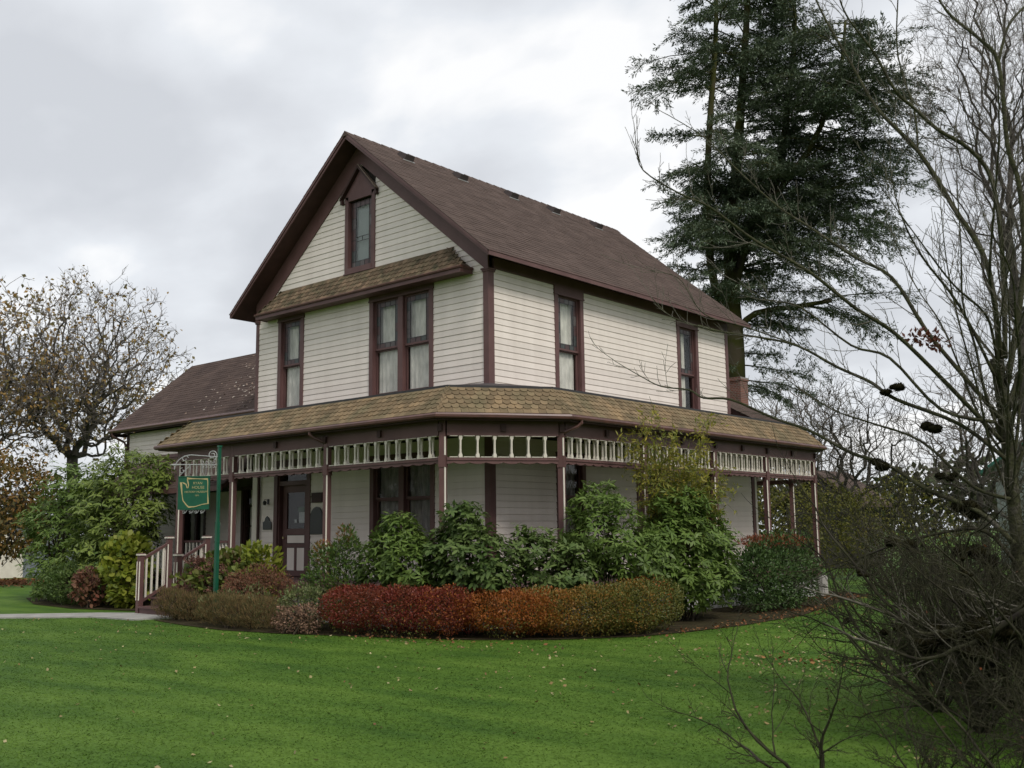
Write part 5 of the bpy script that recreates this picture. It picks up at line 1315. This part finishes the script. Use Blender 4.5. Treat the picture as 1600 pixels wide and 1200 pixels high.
def crown_tree(name, label, loc, crown, n, trunk_r, mtl_b, mtl_t, seed=1, group=None, fork=(0, 0, 4), tip_r=.009, leaves=None, leafp=None, lp=(.14, .26), twigs=3, twl=.35, alpha=.30, expn=2.3, leafn=1, wobble=.07):
    """bare crown grown towards points spread through a dome, limb thickness from what each limb carries"""
    global rnd
    keep = rnd; rnd = random.Random(seed); rg = np.random.default_rng(seed)
    o = empty(name, loc, label, 'tree', group)
    fk = np.array(fork, float); P = [np.array([0, 0, -.1]), fk * .35 + rg.normal(0, .03, 3), fk * .7 + rg.normal(0, .05, 3), fk]; par = [-1, 0, 1, 2]; plen = [0, 0, 0, 0.0]
    T_ = []
    B = np.array(crown, float); area = (B[:, 3] * B[:, 4] * B[:, 5]) ** .8
    while len(T_) < n:
        b = B[rg.choice(len(B), p=area / area.sum())]; d = rg.normal(size=3); d /= np.linalg.norm(d); r = rg.random() ** .38
        az = math.atan2(d[1], d[0]); q = b[:3] + d * b[3:6] * r * (1 + .09 * math.sin(5 * az + seed) + .07 * math.sin(6 * d[2] + 3 * az))
        if q[2] > fk[2] * .8: T_.append(q)
    T_.sort(key=lambda q: np.linalg.norm(q - fk))
    A_ = np.zeros((n * 4 + 10, 3)); PL = np.zeros(n * 4 + 10); m = 4
    A_[:4] = P
    for q in T_:
        dd = np.linalg.norm(A_[3:m] - q, axis=1); k = 3 + int(np.argmin(dd + alpha * PL[3:m])); dist_ = dd[k - 3]
        steps = 1 if dist_ < .5 else (2 if dist_ < 1.3 else 3)
        a = A_[k].copy(); prev = k
        for s_ in range(1, steps + 1):
            pt = a + (q - a) * s_ / steps
            if s_ < steps: pt = pt + rg.normal(0, wobble * dist_, 3) + np.array([0, 0, .05 * dist_])
            A_[m] = pt; PL[m] = PL[prev] + np.linalg.norm(pt - A_[prev]); par.append(prev); prev = m; m += 1
    rad = np.zeros(m); kids = np.zeros(m, int)
    for i_ in range(m - 1, 0, -1):
        if kids[i_] == 0: rad[i_] = tip_r ** expn
        rad[par[i_]] += rad[i_]; kids[par[i_]] += 1
    rad = rad ** (1 / expn); sc_ = trunk_r / rad[3]; rad = np.where(rad > tip_r * 2.2, tip_r + (rad - tip_r) * ((trunk_r - tip_r) / (rad[3] - tip_r)), rad)
    segs = [(*A_[par[i_]], *A_[i_], min(rad[par[i_]], rad[i_] * 1.25), rad[i_]) for i_ in range(1, m)]
    tips_ = []
    for i_ in range(4, m):
        if kids[i_] == 0 or rnd.random() < .45:
            d0 = A_[i_] - A_[par[i_]]; d0 = Vector(d0 / (np.linalg.norm(d0) + 1e-6))
            for t_ in range(twigs):
                pts = curve_seg(segs, A_[i_], d0 + vr(.55) + Vector((0, 0, .25)), twl * rnd.uniform(.5, 1.3), tip_r * .8, tip_r * .5, 2, .15); tips_.append(pts[-1])
    big = [q for q in segs if q[6] > tip_r * 3]; thin = [q for q in segs if q[6] <= tip_r * 3]
    seg_mesh('limb', big, mtl_b, o, 6); seg_mesh('twig', thin, mtl_t, o, 3)
    if leaves:
        pts = [t_ for t_ in tips_ if rnd.random() < leafp(t_) for _ in range(leafn)]
        Pa = np.array(pts) + rg.normal(0, .06, (len(pts), 3)); Ls = rg.uniform(*lp, len(Pa))
        V, F_ = leaf_geo(Pa, nrm(unit(len(Pa)) + np.array([0, 0, -.5])), unit(len(Pa)), Ls, Ls * .65); np_mesh('foliage', V, F_, leaves, o, 'stuff')
    rnd = keep; return o, len(segs)
stats.append(crown_tree('maple_tree', 'round half-bare maple with sparse brown leaves left of the house', (-33.8, 8.4, 0), [(.4, .3, 9.6, 4.5, 4.5, 4.3), (0, 0, 8.2, 4.0, 4.0, 2.2)], 3300, .27, 'bark_far', 'twig_far', seed=5, fork=(0, 0, 5.4), tip_r=.011,
    leaves='maple', leafp=lambda p: .24 + .38 * (p.x < .5) + .30 * (p.z < 8.5), lp=(.13, .24))[1])
stats.append(crown_tree('maple_tree', 'taller leafier maple cut off by the left edge of the photo', (-33.0, 3.2, 0), [(0, 0, 9.0, 3.6, 3.6, 4.2), (.5, 2.0, 7.5, 3.2, 3.2, 2.5)], 1700, .24, 'bark_far', 'twig_far', seed=9, fork=(0, 0, 4.6), tip_r=.011,
    leaves='maple', leafp=lambda p: .55, lp=(.14, .26))[1])
def leafy_tree(name, label, loc, blobs, n, L, mtl, tr_r=.15, Wr=.6, group=None, cat='tree'):
    o = empty(name, loc, label, cat, group); P, N = sample_blobs(blobs, n, rmin=.45, lump=.16); foliage('crown', P, N, L, Wr, mtl, o, 0, 1.0)
    segs = []
    for b in blobs:
        tgt = Vector(b[:3]); pp = [Vector((0, 0, -.1)), Vector((0, 0, b[2] * .35)), tgt * .7 + Vector((0, 0, b[2] * .1)), tgt]
        for i in range(3): segs.append((*pp[i], *pp[i + 1], tr_r * (1 - .3 * i), tr_r * (1 - .3 * (i + 1))))
        for k in range(14): curve_seg(segs, pp[2].lerp(tgt, rnd.random()), vr(), max(b[3:6]) * .9, tr_r * .2, .01, 4, .2)
    seg_mesh('trunk', segs, 'bark_far', o, 5); return o
leafy_tree('beech_tree', 'orange-brown leafy small tree at the left edge, behind the evergreens', (-24.6, 1.2, 0),
           [(0, 0, 3.0, 1.7, 1.6, 1.5), (-.8, -.4, 4.1, 1.3, 1.2, 1.2), (.9, .7, 3.4, 1.0, 1.0, 1.0), (-1.5, -1, 2.2, 1.4, 1.3, 1.2), (.4, .5, 1.9, 1.3, 1.2, 1.0)], 9000, .16, 'orangeleaf')
leafy_tree('juniper_tree', 'dark low spreading tree behind the maple trunk, left of the wing', (-26.5, 7.4, 0),
           [(0, 0, 2.6, 1.6, 1.5, 1.0), (1.5, 1.3, 2.9, 1.4, 1.4, .8), (-1.4, -1.2, 2.0, 1.3, 1.3, .9)], 5000, .16, 'darkleaf')
# right background
bt = 'bare trees behind the garden'
stats.append(crown_tree('bare_tree', 'bare twiggy tree just right of the porch roof end', (-1.6, 20.8, 0), [(0, 0, 4.6, 2.3, 2.3, 2.4)], 900, .13, 'bark_far', 'twig_far', seed=21, group=bt, fork=(0, 0, 1.8), tip_r=.008)[1])
stats.append(crown_tree('bare_tree', 'bare tree with rounded crown beyond the yellow-green bush', (1.6, 24.2, 0), [(0, 0, 5.0, 2.8, 2.8, 2.7)], 1100, .15, 'bark_far', 'twig_far', seed=33, group=bt, fork=(0, 0, 2.0), tip_r=.009)[1])
stats.append(crown_tree('bare_tree', 'pale far bare tree over the porch corner, farthest of its row', (-9.9, 34, 0), [(0, 0, 6.3, 3.6, 3.6, 3.4)], 1100, .16, 'bark_far', 'twig_far', seed=41, group=bt, fork=(0, 0, 2.6), tip_r=.012)[1])
stats.append(crown_tree('bare_tree', 'bare tree half hidden behind the foreground tangle on the right', (6.4, 22.0, 0), [(0, 0, 5.6, 3.0, 3.0, 3.2)], 1100, .16, 'bark_far', 'twig_far', seed=52, group=bt, fork=(0, 0, 2.0), tip_r=.009)[1])
stats.append(crown_tree('birch_tree', 'tall fine-twigged birch in the top right corner', (4.9, 18.1, 0), [(0, 0, 15.2, 2.6, 2.6, 5.0), (.3, .2, 10.0, 2.0, 2.0, 3.0)], 2600, .17, 'bark_far', 'twig_far', seed=61, fork=(0, 0, 7.0), tip_r=.006, twigs=5, twl=.55, wobble=.02, alpha=.55)[1])
leafy_tree('yellowing_bush', 'loose yellow-green bush beyond the right end of the porch', (2.3, 13.6, 0),
           [(0, 0, 1.9, 1.1, 1.0, 1.0), (.9, .4, 1.5, 1.0, .9, 1.0), (-.7, .2, 1.6, .7, .8, 1.0), (.3, .2, 2.7, .6, .6, .5)], 2900, .09, 'yelleaf', .035, cat='shrub')
leafy_tree('yellowing_bush', 'mottled green bush seen through the open porch bays', (-2.6, 17.6, 0),
           [(0, 0, 2.0, 1.5, 1.2, 1.5), (1.3, 1.0, 1.8, 1.3, 1.2, 1.5), (-1.3, -.8, 1.8, 1.2, 1.1, 1.5)], 9000, .10, 'yelleaf', .05, cat='shrub')
leafy_tree('shrub', 'brown-green brushy shrub at the back right, behind the lawn', (4.6, 14.5, 0),
           [(0, 0, 1.0, 1.2, 1.0, 1.0), (1.4, .5, 1.2, 1.2, 1.0, 1.1), (2.8, 1.2, 1.3, 1.3, 1.0, 1.2)], 9000, .08, 'darkleaf', .03, Wr=.4, cat='shrub')
leafy_tree('evergreen_shrub', 'dark evergreen mass behind the foreground tangle at the right edge', (9.4, 12.5, 0),
           [(0, 0, 2.0, 1.7, 1.2, 2.0), (-2.0, .2, 1.9, 1.5, 1.0, 1.7), (1.7, .3, 2.4, 1.6, 1.2, 2.2)], 16000, .10, 'darkleaf', .05, cat='shrub')
# far treeline that reads as one mass
def treeline(name, pts, n, hgt, mtl, L):
    P = []
    for k in range(n):
        i = rnd.randint(0, len(pts) - 2); f = rnd.random(); a, b = pts[i], pts[i + 1]
        x, y = a[0] + (b[0] - a[0]) * f, a[1] + (b[1] - a[1]) * f; s_ = (x * .13 + y * .21)
        h = hgt * (.7 + .18 * math.sin(s_ * 1.3) + .12 * math.sin(s_ * 3.7) + .08 * math.sin(s_ * 9.1))
        P.append((x + rnd.gauss(0, 1.5), y + rnd.gauss(0, 1.5), h * rnd.random() ** .6))
    P = np.array(P); o = foliage(name, P, unit(n), L, .7, mtl, None, 0, 1.0); tag(o, 'unseen row of mixed trees behind the viewer, added to block low sky light' if name == 'sky_block_trees' else 'distant hazy row of mixed trees along the horizon', 'treeline', kind='stuff'); return o
treeline('sky_block_trees', [(-42, -34), (-20, -44), (5, -50), (30, -44), (50, -25), (58, 0), (52, 28)], 30000, 14, 'darkleaf', .9)  # trees mirrored in windows; ring added behind the camera to block low sky
treeline('distant_treeline', [(-130, 10), (-110, 60), (-70, 100), (-20, 120), (30, 110), (80, 80)], 26000, 10.5, 'darkleaf', 1.1)

# --- neighbour buildings
nb_ = empty('neighbour_house', (-.6, 33.5, 0), 'grey gabled house with green roof edge behind the right-hand branches', 'house')
mb = MB(); mb.box(0, 8, 0, 7, 0, 4.2); mb.prism([(0, 0, 4.2), (8, 0, 4.2), (4, 0, 6.9)], (0, 7, 0)); mb.build('wall', mat('grey_green_siding', (.22, .25, .24), (.17, .20, .19), rough=.8), nb_)
for s_ in (-1, 1):
    mb = MB(); mb.prism([(4, -.4, 7.15), (4 + s_ * 4.6, -.4, 4.0), (4 + s_ * 4.6, -.4, 3.85), (4, -.4, 6.97)], (0, 7.8, 0)); mb.build('roof', mat('green_metal_roof', (.03, .16, .12), (.02, .11, .08), rough=.5), nb_)
mb = MB(); mb.box(1.3, 2.4, -.06, -.01, 1.2, 2.6); w_ = mb.build('window', 'cream', nb_); mb = MB(); mb.box(1.4, 2.3, -.075, -.062, 1.3, 2.5); mb.build('pane', 'st3', w_)
sh = empty('garden_shed', (-7.6, 27.6, 0), 'small brown-roofed outbuilding just visible past the porch end', 'shed')
mb = MB(); mb.box(0, 3, 0, 3, 0, 2.6); mb.prism([(0, 0, 2.6), (3, 0, 2.6), (1.5, 0, 3.9)], (0, 3, 0)); mb.build('wall', 'bark_far', sh)
for s_ in (-1, 1):
    mb = MB(); mb.prism([(1.5, -.3, 4.15), (1.5 + s_ * 1.9, -.3, 2.7), (1.5 + s_ * 1.9, -.3, 2.55), (1.5, -.3, 3.98)], (0, 3.6, 0)); mb.build('roof', 'roofsh', sh)
gr = empty('white_garage', (-37.5, 2.2, 0), 'pale garage wall low at the left edge beneath the orange tree', 'garage')
mb = MB(); mb.box(0, 5, 0, 6, 0, 2.1); mb.build('wall', mat('pale_grey_garage_paint', (.20, .22, .25), (.16, .18, .20), rough=.8), gr)
mb = MB(); mb.prism([(-.3, -.4, 2.1), (5.4, -.4, 2.1), (5.4, 3, 3.4), (-.3, 3, 3.4)], (0, 0, .12)); mb.build('roof', 'roofsh2', gr)
mb = MB(); mb.box(4.98, 5.03, 1.5, 3.6, 0, 1.85); mb.build('door', 'cream', gr)

# ================================================================== FOREGROUND BARE TREE
ft = empty('foreground_tree', (10.37, -4.41, 0), 'mossy grey bare tree on the right, branches reaching over the house', 'tree')
FO = Vector((10.37, -4.41, 0))
LIMBS = {
'trunk': [(10.37, -4.41, -0.08), (10.46, -4.52, 1.21), (10.48, -4.59, 2.06), (10.48, -4.65, 2.69), (10.46, -4.69, 3.16)],
'A': [(10.49, -4.7, 2.69), (10.47, -4.72, 3.94), (10.23, -4.83, 4.6), (9.98, -4.93, 5.18), (9.67, -5.06, 5.65), (9.46, -5.11, 6.16), (9.23, -5.19, 6.74), (9.05, -5.23, 7.34)],
'A2': [(9.95, -4.85, 5.21), (9.94, -4.83, 5.61), (9.85, -4.92, 6.18), (9.88, -4.9, 6.76), (9.94, -4.85, 7.29)],
'B': [(10.48, -4.69, 2.58), (10.15, -4.74, 3.07), (9.87, -4.74, 3.5), (9.59, -4.76, 4.05), (9.25, -4.78, 4.31), (8.83, -4.89, 4.69), (8.51, -4.89, 4.97), (8.14, -4.96, 5.4), (7.77, -5.05, 5.87), (7.37, -5.13, 6.22)],
'C': [(10.45, -4.69, 2.41), (10.16, -5.14, 2.91), (9.88, -5.56, 3.35), (9.67, -5.89, 3.56), (9.43, -6.26, 3.86), (9.14, -6.66, 4.11), (8.92, -7.01, 4.37), (8.77, -7.26, 4.47), (8.6, -7.54, 4.64), (8.62, -7.66, 4.79)],
'D': [(10.5, -4.74, 2.23), (10.16, -4.88, 2.57), (9.69, -5.13, 2.82), (9.47, -5.14, 3.0), (9.18, -5.21, 3.17), (8.85, -5.32, 3.4), (8.49, -5.44, 3.52), (8.09, -5.6, 3.62), (7.78, -5.68, 3.75), (7.59, -5.65, 3.86), (7.41, -5.63, 4.05)],
'D2': [(8.77, -5.14, 3.44), (8.38, -5.43, 3.63), (8.08, -5.63, 3.75), (7.95, -5.69, 3.9), (7.82, -5.77, 4.17), (7.58, -5.92, 4.26)],
'E': [(10.53, -4.84, 1.5), (10.26, -4.85, 1.78), (9.86, -4.96, 1.99), (9.53, -5.01, 2.23), (9.2, -5.04, 2.36), (8.84, -5.12, 2.59), (8.49, -5.17, 2.74), (8.09, -5.29, 2.95), (7.77, -5.29, 3.0), (7.56, -5.22, 3.11), (7.23, -5.24, 3.18), (6.95, -5.23, 3.33), (6.65, -5.25, 3.52)],
'F': [(10.55, -4.74, 3.14), (10.63, -4.87, 4.05), (10.64, -5.03, 4.7), (10.52, -5.22, 4.98), (10.34, -5.44, 5.14), (10.21, -5.62, 5.32), (10.11, -5.78, 5.46), (10.02, -5.94, 5.75), (9.96, -6.06, 5.9), (9.89, -6.19, 6.06), (9.86, -6.28, 6.21), (9.85, -6.38, 6.47)],
'G': [(10.54, -4.7, 2.92), (10.74, -4.64, 3.95), (10.77, -4.67, 4.7), (10.71, -4.72, 5.11), (10.71, -4.78, 5.87), (10.59, -4.85, 6.12), (10.4, -4.97, 6.36), (10.3, -5.02, 6.56), (10.19, -5.09, 6.89)],
'G2': [(10.69, -4.73, 5.89), (10.77, -4.57, 6.31), (10.92, -4.32, 6.61), (11.05, -4.08, 6.92)],
'H': [(10.42, -4.6, 1.0), (10.95, -5.4, 1.2), (11.13, -6.1, 1.15), (10.95, -6.25, 1.06), (10.72, -6.26, 0.93), (10.49, -6.29, 0.88), (10.23, -6.36, 0.84), (10.05, -6.38, 0.96), (9.84, -6.42, 1.04)],
'I': [(11.13, -6.1, 1.15), (10.97, -6.34, 1.04), (10.69, -6.49, 0.83), (10.53, -6.57, 0.76), (10.44, -6.6, 0.71), (10.29, -6.68, 0.69), (10.15, -6.76, 0.75)],
'J': [(10.46, -4.6, 1.33), (10.3, -4.85, 1.61), (9.99, -4.91, 1.61), (9.57, -5.03, 1.5), (9.27, -5.06, 1.39), (8.92, -5.12, 1.24)],
'K': [(10.52, -4.68, 2.69), (10.77, -4.45, 3.51), (10.96, -4.29, 4.4), (10.97, -4.28, 5.33), (11.12, -4.23, 6.57)],
'M': [(10.48, -4.76, 2.92), (10.33, -5.18, 3.58), (10.16, -5.57, 4.0), (10.1, -5.86, 4.35), (10.12, -6.07, 4.69)],
'N': [(10.45, -4.85, 2.57), (10.06, -5.05, 2.7), (9.72, -5.29, 3.18), (9.42, -5.42, 3.32), (9.05, -5.65, 3.7), (8.78, -5.75, 3.79), (8.51, -5.86, 4.0)],
'O': [(10.49, -4.69, 1.89), (10.2, -4.77, 2.01), (9.84, -4.97, 2.43), (9.45, -5.16, 2.62), (9.14, -5.27, 2.76), (8.83, -5.41, 3.02)]}
RAD = dict(trunk=(.105, .075), A=(.055, .010), A2=(.020, .007), B=(.045, .006), C=(.042, .005), D=(.038, .005), D2=(.014, .004), E=(.045, .005), F=(.045, .007), G=(.055, .010), G2=(.028, .009), H=(.07, .018), I=(.045, .014), J=(.035, .008), K=(.06, .012), M=(.03, .005), N=(.03, .005), O=(.03, .006))
rnd = random.Random(77)
segs = []
PT = dict(levels=2, kids=(3, 2), ratio=.55, angle=.65, wob=.10, bias=(0, 0, .05), rmin=.0022, nseg=(5, 4, 3)); PT['from'] = .25
for k in range(17):
    a_ = rnd.uniform(0, 2 * math.pi); up_ = rnd.uniform(.9, 2.6); nm = 'x%d' % k; z0_ = rnd.uniform(1.6, 3.1)
    d_ = Vector((math.cos(a_), math.sin(a_), up_)).normalized(); p_ = Vector((10.45, -4.6, z0_)); pl_ = [p_.copy()]
    for i in range(5): d_ = (d_ + vr(.13) + Vector((0, 0, .05))).normalized(); p_ = p_ + d_ * rnd.uniform(.42, .62); pl_.append(p_.copy())
    LIMBS[nm] = [tuple(q_) for q_ in pl_]; RAD[nm] = (rnd.uniform(.022, .04), .005)
for k, pts in LIMBS.items():
    r0, r1 = RAD[k]
    r0, r1 = r0 * .56, r1 * .75
    out = polytube('trunk' if k == 'trunk' else 'limb', pts, r0, r1, 'twig_dark' if k in 'HIJ' else 'bark', ft, 9 if r0 > .04 else 6, FO, 4)
    if k == 'trunk':
        for j in range(40): branch(segs, out[rnd.randint(2, len(out) - 1)], vr() + Vector((0, 0, .3)), rnd.uniform(.3, .7), .006, 0, PT)
        continue
    L = sum((out[i + 1] - out[i]).length for i in range(len(out) - 1)); n = int(L * {'E': 6, 'H': 6, 'I': 6, 'G': 8, 'K': 10, 'F': 8}.get(k, 7.0))
    for j in range(n):
        f = .22 + .76 * (j + rnd.random()) / n; i = min(len(out) - 2, int(f * (len(out) - 1))); t = (out[i + 1] - out[i]).normalized()
        side = t.cross(vr()).normalized(); a = rnd.uniform(.45, 1.0); d = t * math.cos(a) + side * math.sin(a) + Vector((0, 0, .22))
        branch(segs, out[i], d, rnd.uniform(.14, .42) * (1.25 - .55 * f), max(.0035, (r0 + (r1 - r0) * f) * .30), 0 if rnd.random() < .75 else 1, PT)
    branch(segs, out[-1], (out[-1] - out[-2]), .35, r1, 0, PT)
seg_mesh('twig', segs, 'twig', ft, 4); NFT = len(segs)
# moss cushions and a cluster of last red leaves
def moss(parent, c, r, squash=.8):
    c = Vector(c)
    for q in range(rnd.randint(2, 3)): moss1(parent, c + Vector((rnd.gauss(0, .7), rnd.gauss(0, .7), rnd.gauss(-.1, .3))) * r, r * rnd.uniform(.45, .85), rnd.uniform(.5, .9))
def moss1(parent, c, r, squash=.8):
    n1_, n2_ = 9, 14; vs = []; ph = rnd.uniform(0, 9)
    for i in range(n1_ + 1):
        th = math.pi * i / n1_
        for j in range(n2_):
            a = 2 * math.pi * j / n2_; k_ = r * (1 + .18 * math.sin(3 * a + ph) * math.sin(2 * th) + .14 * math.sin(7 * a + 3 * th + ph) + rnd.uniform(-.07, .07))
            vs.append((c[0] + k_ * math.sin(th) * math.cos(a), c[1] + k_ * math.sin(th) * math.sin(a), c[2] + k_ * squash * math.cos(th)))
    fs = [(i * n2_ + j, i * n2_ + (j + 1) % n2_, (i + 1) * n2_ + (j + 1) % n2_, (i + 1) * n2_ + j) for i in range(n1_) for j in range(n2_)]
    mb = MB(); mb.add(vs, fs); o = mb.build('moss_cushion', 'moss', parent, smooth=True)
    # fuzz
    m_ = 260; d = unit(m_); P = np.array(c) + d * r * np.array([1, 1, squash]) * .95; V, F_ = leaf_geo(P, nrm(d + unit(m_) * .5), unit(m_), nrg.uniform(.5, 1.0, m_) * r * .42, np.full(m_, r * .09)); np_mesh('moss_fuzz', V, F_, 'moss', o, 'stuff')
for (p, r) in (((10.72, -6.26, .90), .085), ((10.60, -6.28, .88), .10), ((10.48, -6.29, .88), .09), ((10.36, -6.33, .84), .075), ((10.23, -6.36, .80), .065), ((10.62, -6.52, .78), .07), ((10.9, -6.27, 1.02), .08), ((10.02, -6.38, .86), .05),
               ((9.9, -4.93, 2.55), .055), ((9.45, -5.1, 2.25), .06), ((10.1, -4.85, 1.85), .08), ((9.62, -5.1, 1.52), .06), ((10.2, -4.86, 1.45), .085), ((9.72, -5.2, 2.92), .05), ((10.0, -5.0, 2.12), .05), ((10.3, -4.7, 1.3), .10)):
    moss(ft, Vector(p) - FO, r * 1.3)
P, N = sample_blobs([(*(Vector((9.88, -4.92, 3.40)) - FO), .16, .12, .07), (*(Vector((10.02, -4.98, 3.32)) - FO), .14, .1, .06)], 170, rmin=.2, zfloor=-5)
foliage('leaf_cluster', P, N, .055, .5, leaf_mat('last_russet_leaf', [(.16, .05, .03), (.10, .035, .02)]), ft, 0, 1.0)

# --- near shrubs: tangled bare stems at the lower right
def tangle(label, loc, H, nst, seed, levels=4, kids=(6, 5, 4), spread=.55, r=.013, group='bare foreground shrubs', ratio=.55, bias=(0, 0, .03), mossn=0, leaves=0, rmin=.0016, wob=.16, dirs=None):
    global rnd
    keep = rnd; rnd = random.Random(seed)
    o = empty('bare_shrub', loc, label, 'shrub', group); segs = []
    P = dict(levels=levels, kids=kids, ratio=ratio, angle=.85, wob=wob, bias=bias, rmin=rmin, nseg=(7, 5, 4, 3)); P['from'] = .15
    tips_ = P['tips'] = []
    for k in range(nst):
        if dirs and k < len(dirs): d, L = dirs[k]; d = Vector(d)
        else:
            a = 2 * math.pi * k / nst + rnd.uniform(-.4, .4); d = Vector((math.cos(a) * spread, math.sin(a) * spread, 1)); L = H * rnd.uniform(.45, .7)
        branch(segs, (rnd.uniform(-.05, .05), rnd.uniform(-.05, .05), -.02), d, L, r * rnd.uniform(.7, 1.2), 0, P)
    big = [s_ for s_ in segs if s_[6] > .006]; thin = [s_ for s_ in segs if s_[6] <= .006]
    seg_mesh('stem', big, 'twig_dark', o, 6); seg_mesh('twig', thin, 'twig_dark', o, 3)
    pts_ = [s_ for s_ in big if s_[2] > .25]
    for k in range(mossn):
        s_ = rnd.choice(pts_); moss(o, s_[:3], rnd.uniform(.022, .05))
    if leaves and tips_:
        Pa = np.array([rnd.choice(tips_)[0] for _ in range(leaves)]); Ls = nrg.uniform(.02, .045, len(Pa)); V, F_ = leaf_geo(Pa, unit(len(Pa)), unit(len(Pa)), Ls, Ls * .5); np_mesh('foliage', V, F_, 'redtip', o, 'stuff')
    rnd = keep; stats.append(len(segs)); return o
cl_, cr_ = Vector((-.76, -.65, 0)), Vector((.76, .65, 0))
tangle('small bare shrub alone on the lawn front, arching pale stem to the left', (10.12, -8.12, 0), .95, 4, 3, kids=(4, 3, 3), r=.013, dirs=[((-.95, -.75, .95), .65), ((-.55, -.5, 1.3), .8), ((-.1, -.1, 1), .55), ((.25, .3, 1), .6)], wob=.15)
tangle('dense bare shrub at the bottom edge, right of the small one', (10.95, -8.2, 0), 1.0, 5, 14, spread=.7, r=.010)
tangle('thorny bare shrub in the bottom right corner with red leaf tips', (11.62, -8.55, 0), 1.35, 7, 15, spread=.7, r=.012, leaves=26)
tangle('tall tangled bare shrub before the lower trunk of the bare tree', (10.35, -5.5, 0), 2.3, 13, 26, kids=(7, 6, 5), spread=.75, r=.020, mossn=6)
tangle('spreading mossy bare shrub left of the bare tree trunk', (9.75, -4.75, 0), 2.1, 12, 37, kids=(7, 6, 5), spread=.85, r=.020, mossn=6)
tangle('bare shrub at the right edge below the mossy limbs', (11.1, -5.9, 0), 2.2, 12, 48, kids=(7, 6, 5), spread=.7, r=.018, mossn=5, leaves=20)
tangle('bare shrub farthest back of the tangle, against the dark evergreen', (9.6, -3.2, 0), 2.3, 12, 59, kids=(7, 6, 5), spread=.85, r=.020, mossn=3)
tangle('bare shrub behind the trunk filling the right edge', (10.9, -3.6, 0), 2.7, 12, 68, kids=(7, 6, 5), spread=.75, r=.020)

# ================================================================== LAWN DETAIL
# grass blades
def in_poly(x, y, poly):
    ins = np.zeros(len(x), bool); n = len(poly); j = n - 1
    for i in range(n):
        xi, yi = poly[i]; xj, yj = poly[j]
        c = ((yi > y) != (yj > y)) & (x < (xj - xi) * (y - yi) / (yj - yi + 1e-12) + xi); ins ^= c; j = i
    return ins
N0 = 1500000
x = nrg.uniform(-14, 16, N0); y = nrg.uniform(-14.5, 8, N0)
dx, dy = x - CAM.x, y - CAM.y; dist = np.hypot(dx, dy)
fw = -B_[0] * dx - B_[1] * dy; lt = R_[0] * dx + R_[1] * dy
keep = (nrg.random(N0) < np.clip((9.0 / np.maximum(dist, 3)) ** 1.6, 0, 1)) & (fw > 4) & (np.abs(lt) < fw * .62 + 1.2) & (dist < 26)
keep &= ~in_poly(x, y, bed_poly) & ~((x < .1) & (y > -1.7)) & ~((x < -5.9) & (y > -5.6 - (x + 6) * -.0) & (y > (-3.6 + (x + 8.2) * .62)) & (y < -2.4 + 99))
x, y, dist = x[keep], y[keep], dist[keep]; n = len(x)
a = nrg.uniform(0, 2 * np.pi, n); h = nrg.uniform(.005, .013, n); w = .0024 + .00030 * dist
lean = nrg.normal(0, .026, (n, 2)); P0 = np.stack([x - np.cos(a) * w, y - np.sin(a) * w, np.zeros(n)], 1); P1 = np.stack([x + np.cos(a) * w, y + np.sin(a) * w, np.zeros(n)], 1); P2 = np.stack([x + lean[:, 0], y + lean[:, 1], h], 1)
gob = np_mesh('grass', np.stack([P0, P1, P2], 1).reshape(-1, 3), np.arange(n * 3).reshape(n, 3), 'grass'); tag(gob, 'short mown green lawn grass around the house', 'grass', kind='stuff'); NGR = n
# fallen leaves over the lawn
n = 2600
fx = nrg.uniform(-9, 11.5, n); fy = nrg.uniform(-12, 6, n); ok = ~in_poly(fx, fy, bed_poly) & ~((fx < 0) & (fy > -3.4)) & (nrg.random(n) < .30 + .6 * (fx > 3) * (fy > -7))
C0 = np.stack([fx[ok], fy[ok], np.full(ok.sum(), .014)], 1)
for (cx_, cy_, sx_, sy_, m_) in ((7.4, -1.9, .7, .5, 130), (8.0, -3.3, .5, .5, 60), (7.0, -2.6, .6, .4, 70), (6.3, .6, .8, .8, 60), (-3, -4.3, 2.2, .25, 55), (1.6, -3.3, 1.6, .25, 70), (8.6, -5.6, .6, .5, 40), (5.4, -1.2, 1.6, 1.0, 60)):
    C0 = np.vstack([C0, np.stack([nrg.normal(cx_, sx_, m_), nrg.normal(cy_, sy_, m_), np.full(m_, .014)], 1)])
fo = litter('fallen_leaves', C0, .046, 'fallen', None, .45); tag(fo, 'scattered tan and yellow fallen leaves on the lawn', 'leaves')
C1 = []
for (cx_, cy_, sx_, sy_, m_) in ((2.6, 9.7, .4, .7, 350), (3.6, 5.8, .35, 1.0, 260), (4.0, 1.9, .2, 1.4, 160), (1.0, -3.0, 1.0, .3, 150), (7.2, -2.1, .5, .3, 60)):
    C1.append(np.stack([nrg.normal(cx_, sx_, m_), nrg.normal(cy_, sy_, m_), np.full(m_, .03)], 1))
fo = litter('fallen_leaves', np.vstack(C1), .06, 'fallen_red', None, .4); tag(fo, 'rust-coloured leaf litter along the garden bed and porch pier', 'leaves')
C1 = np.stack([nrg.normal(-27.0, 1.6, 2600), nrg.normal(3.2, 1.1, 2600), nrg.uniform(.02, .08, 2600)], 1)
fo = litter('fallen_leaves', C1, .13, 'fallen_red', None, .4); tag(fo, 'orange carpet of leaves under the tree at the far left', 'leaves')
print('STATS', 'conifer leaves', NCON, 'fg tree segs', NFT, 'grass', NGR, 'segs', stats)
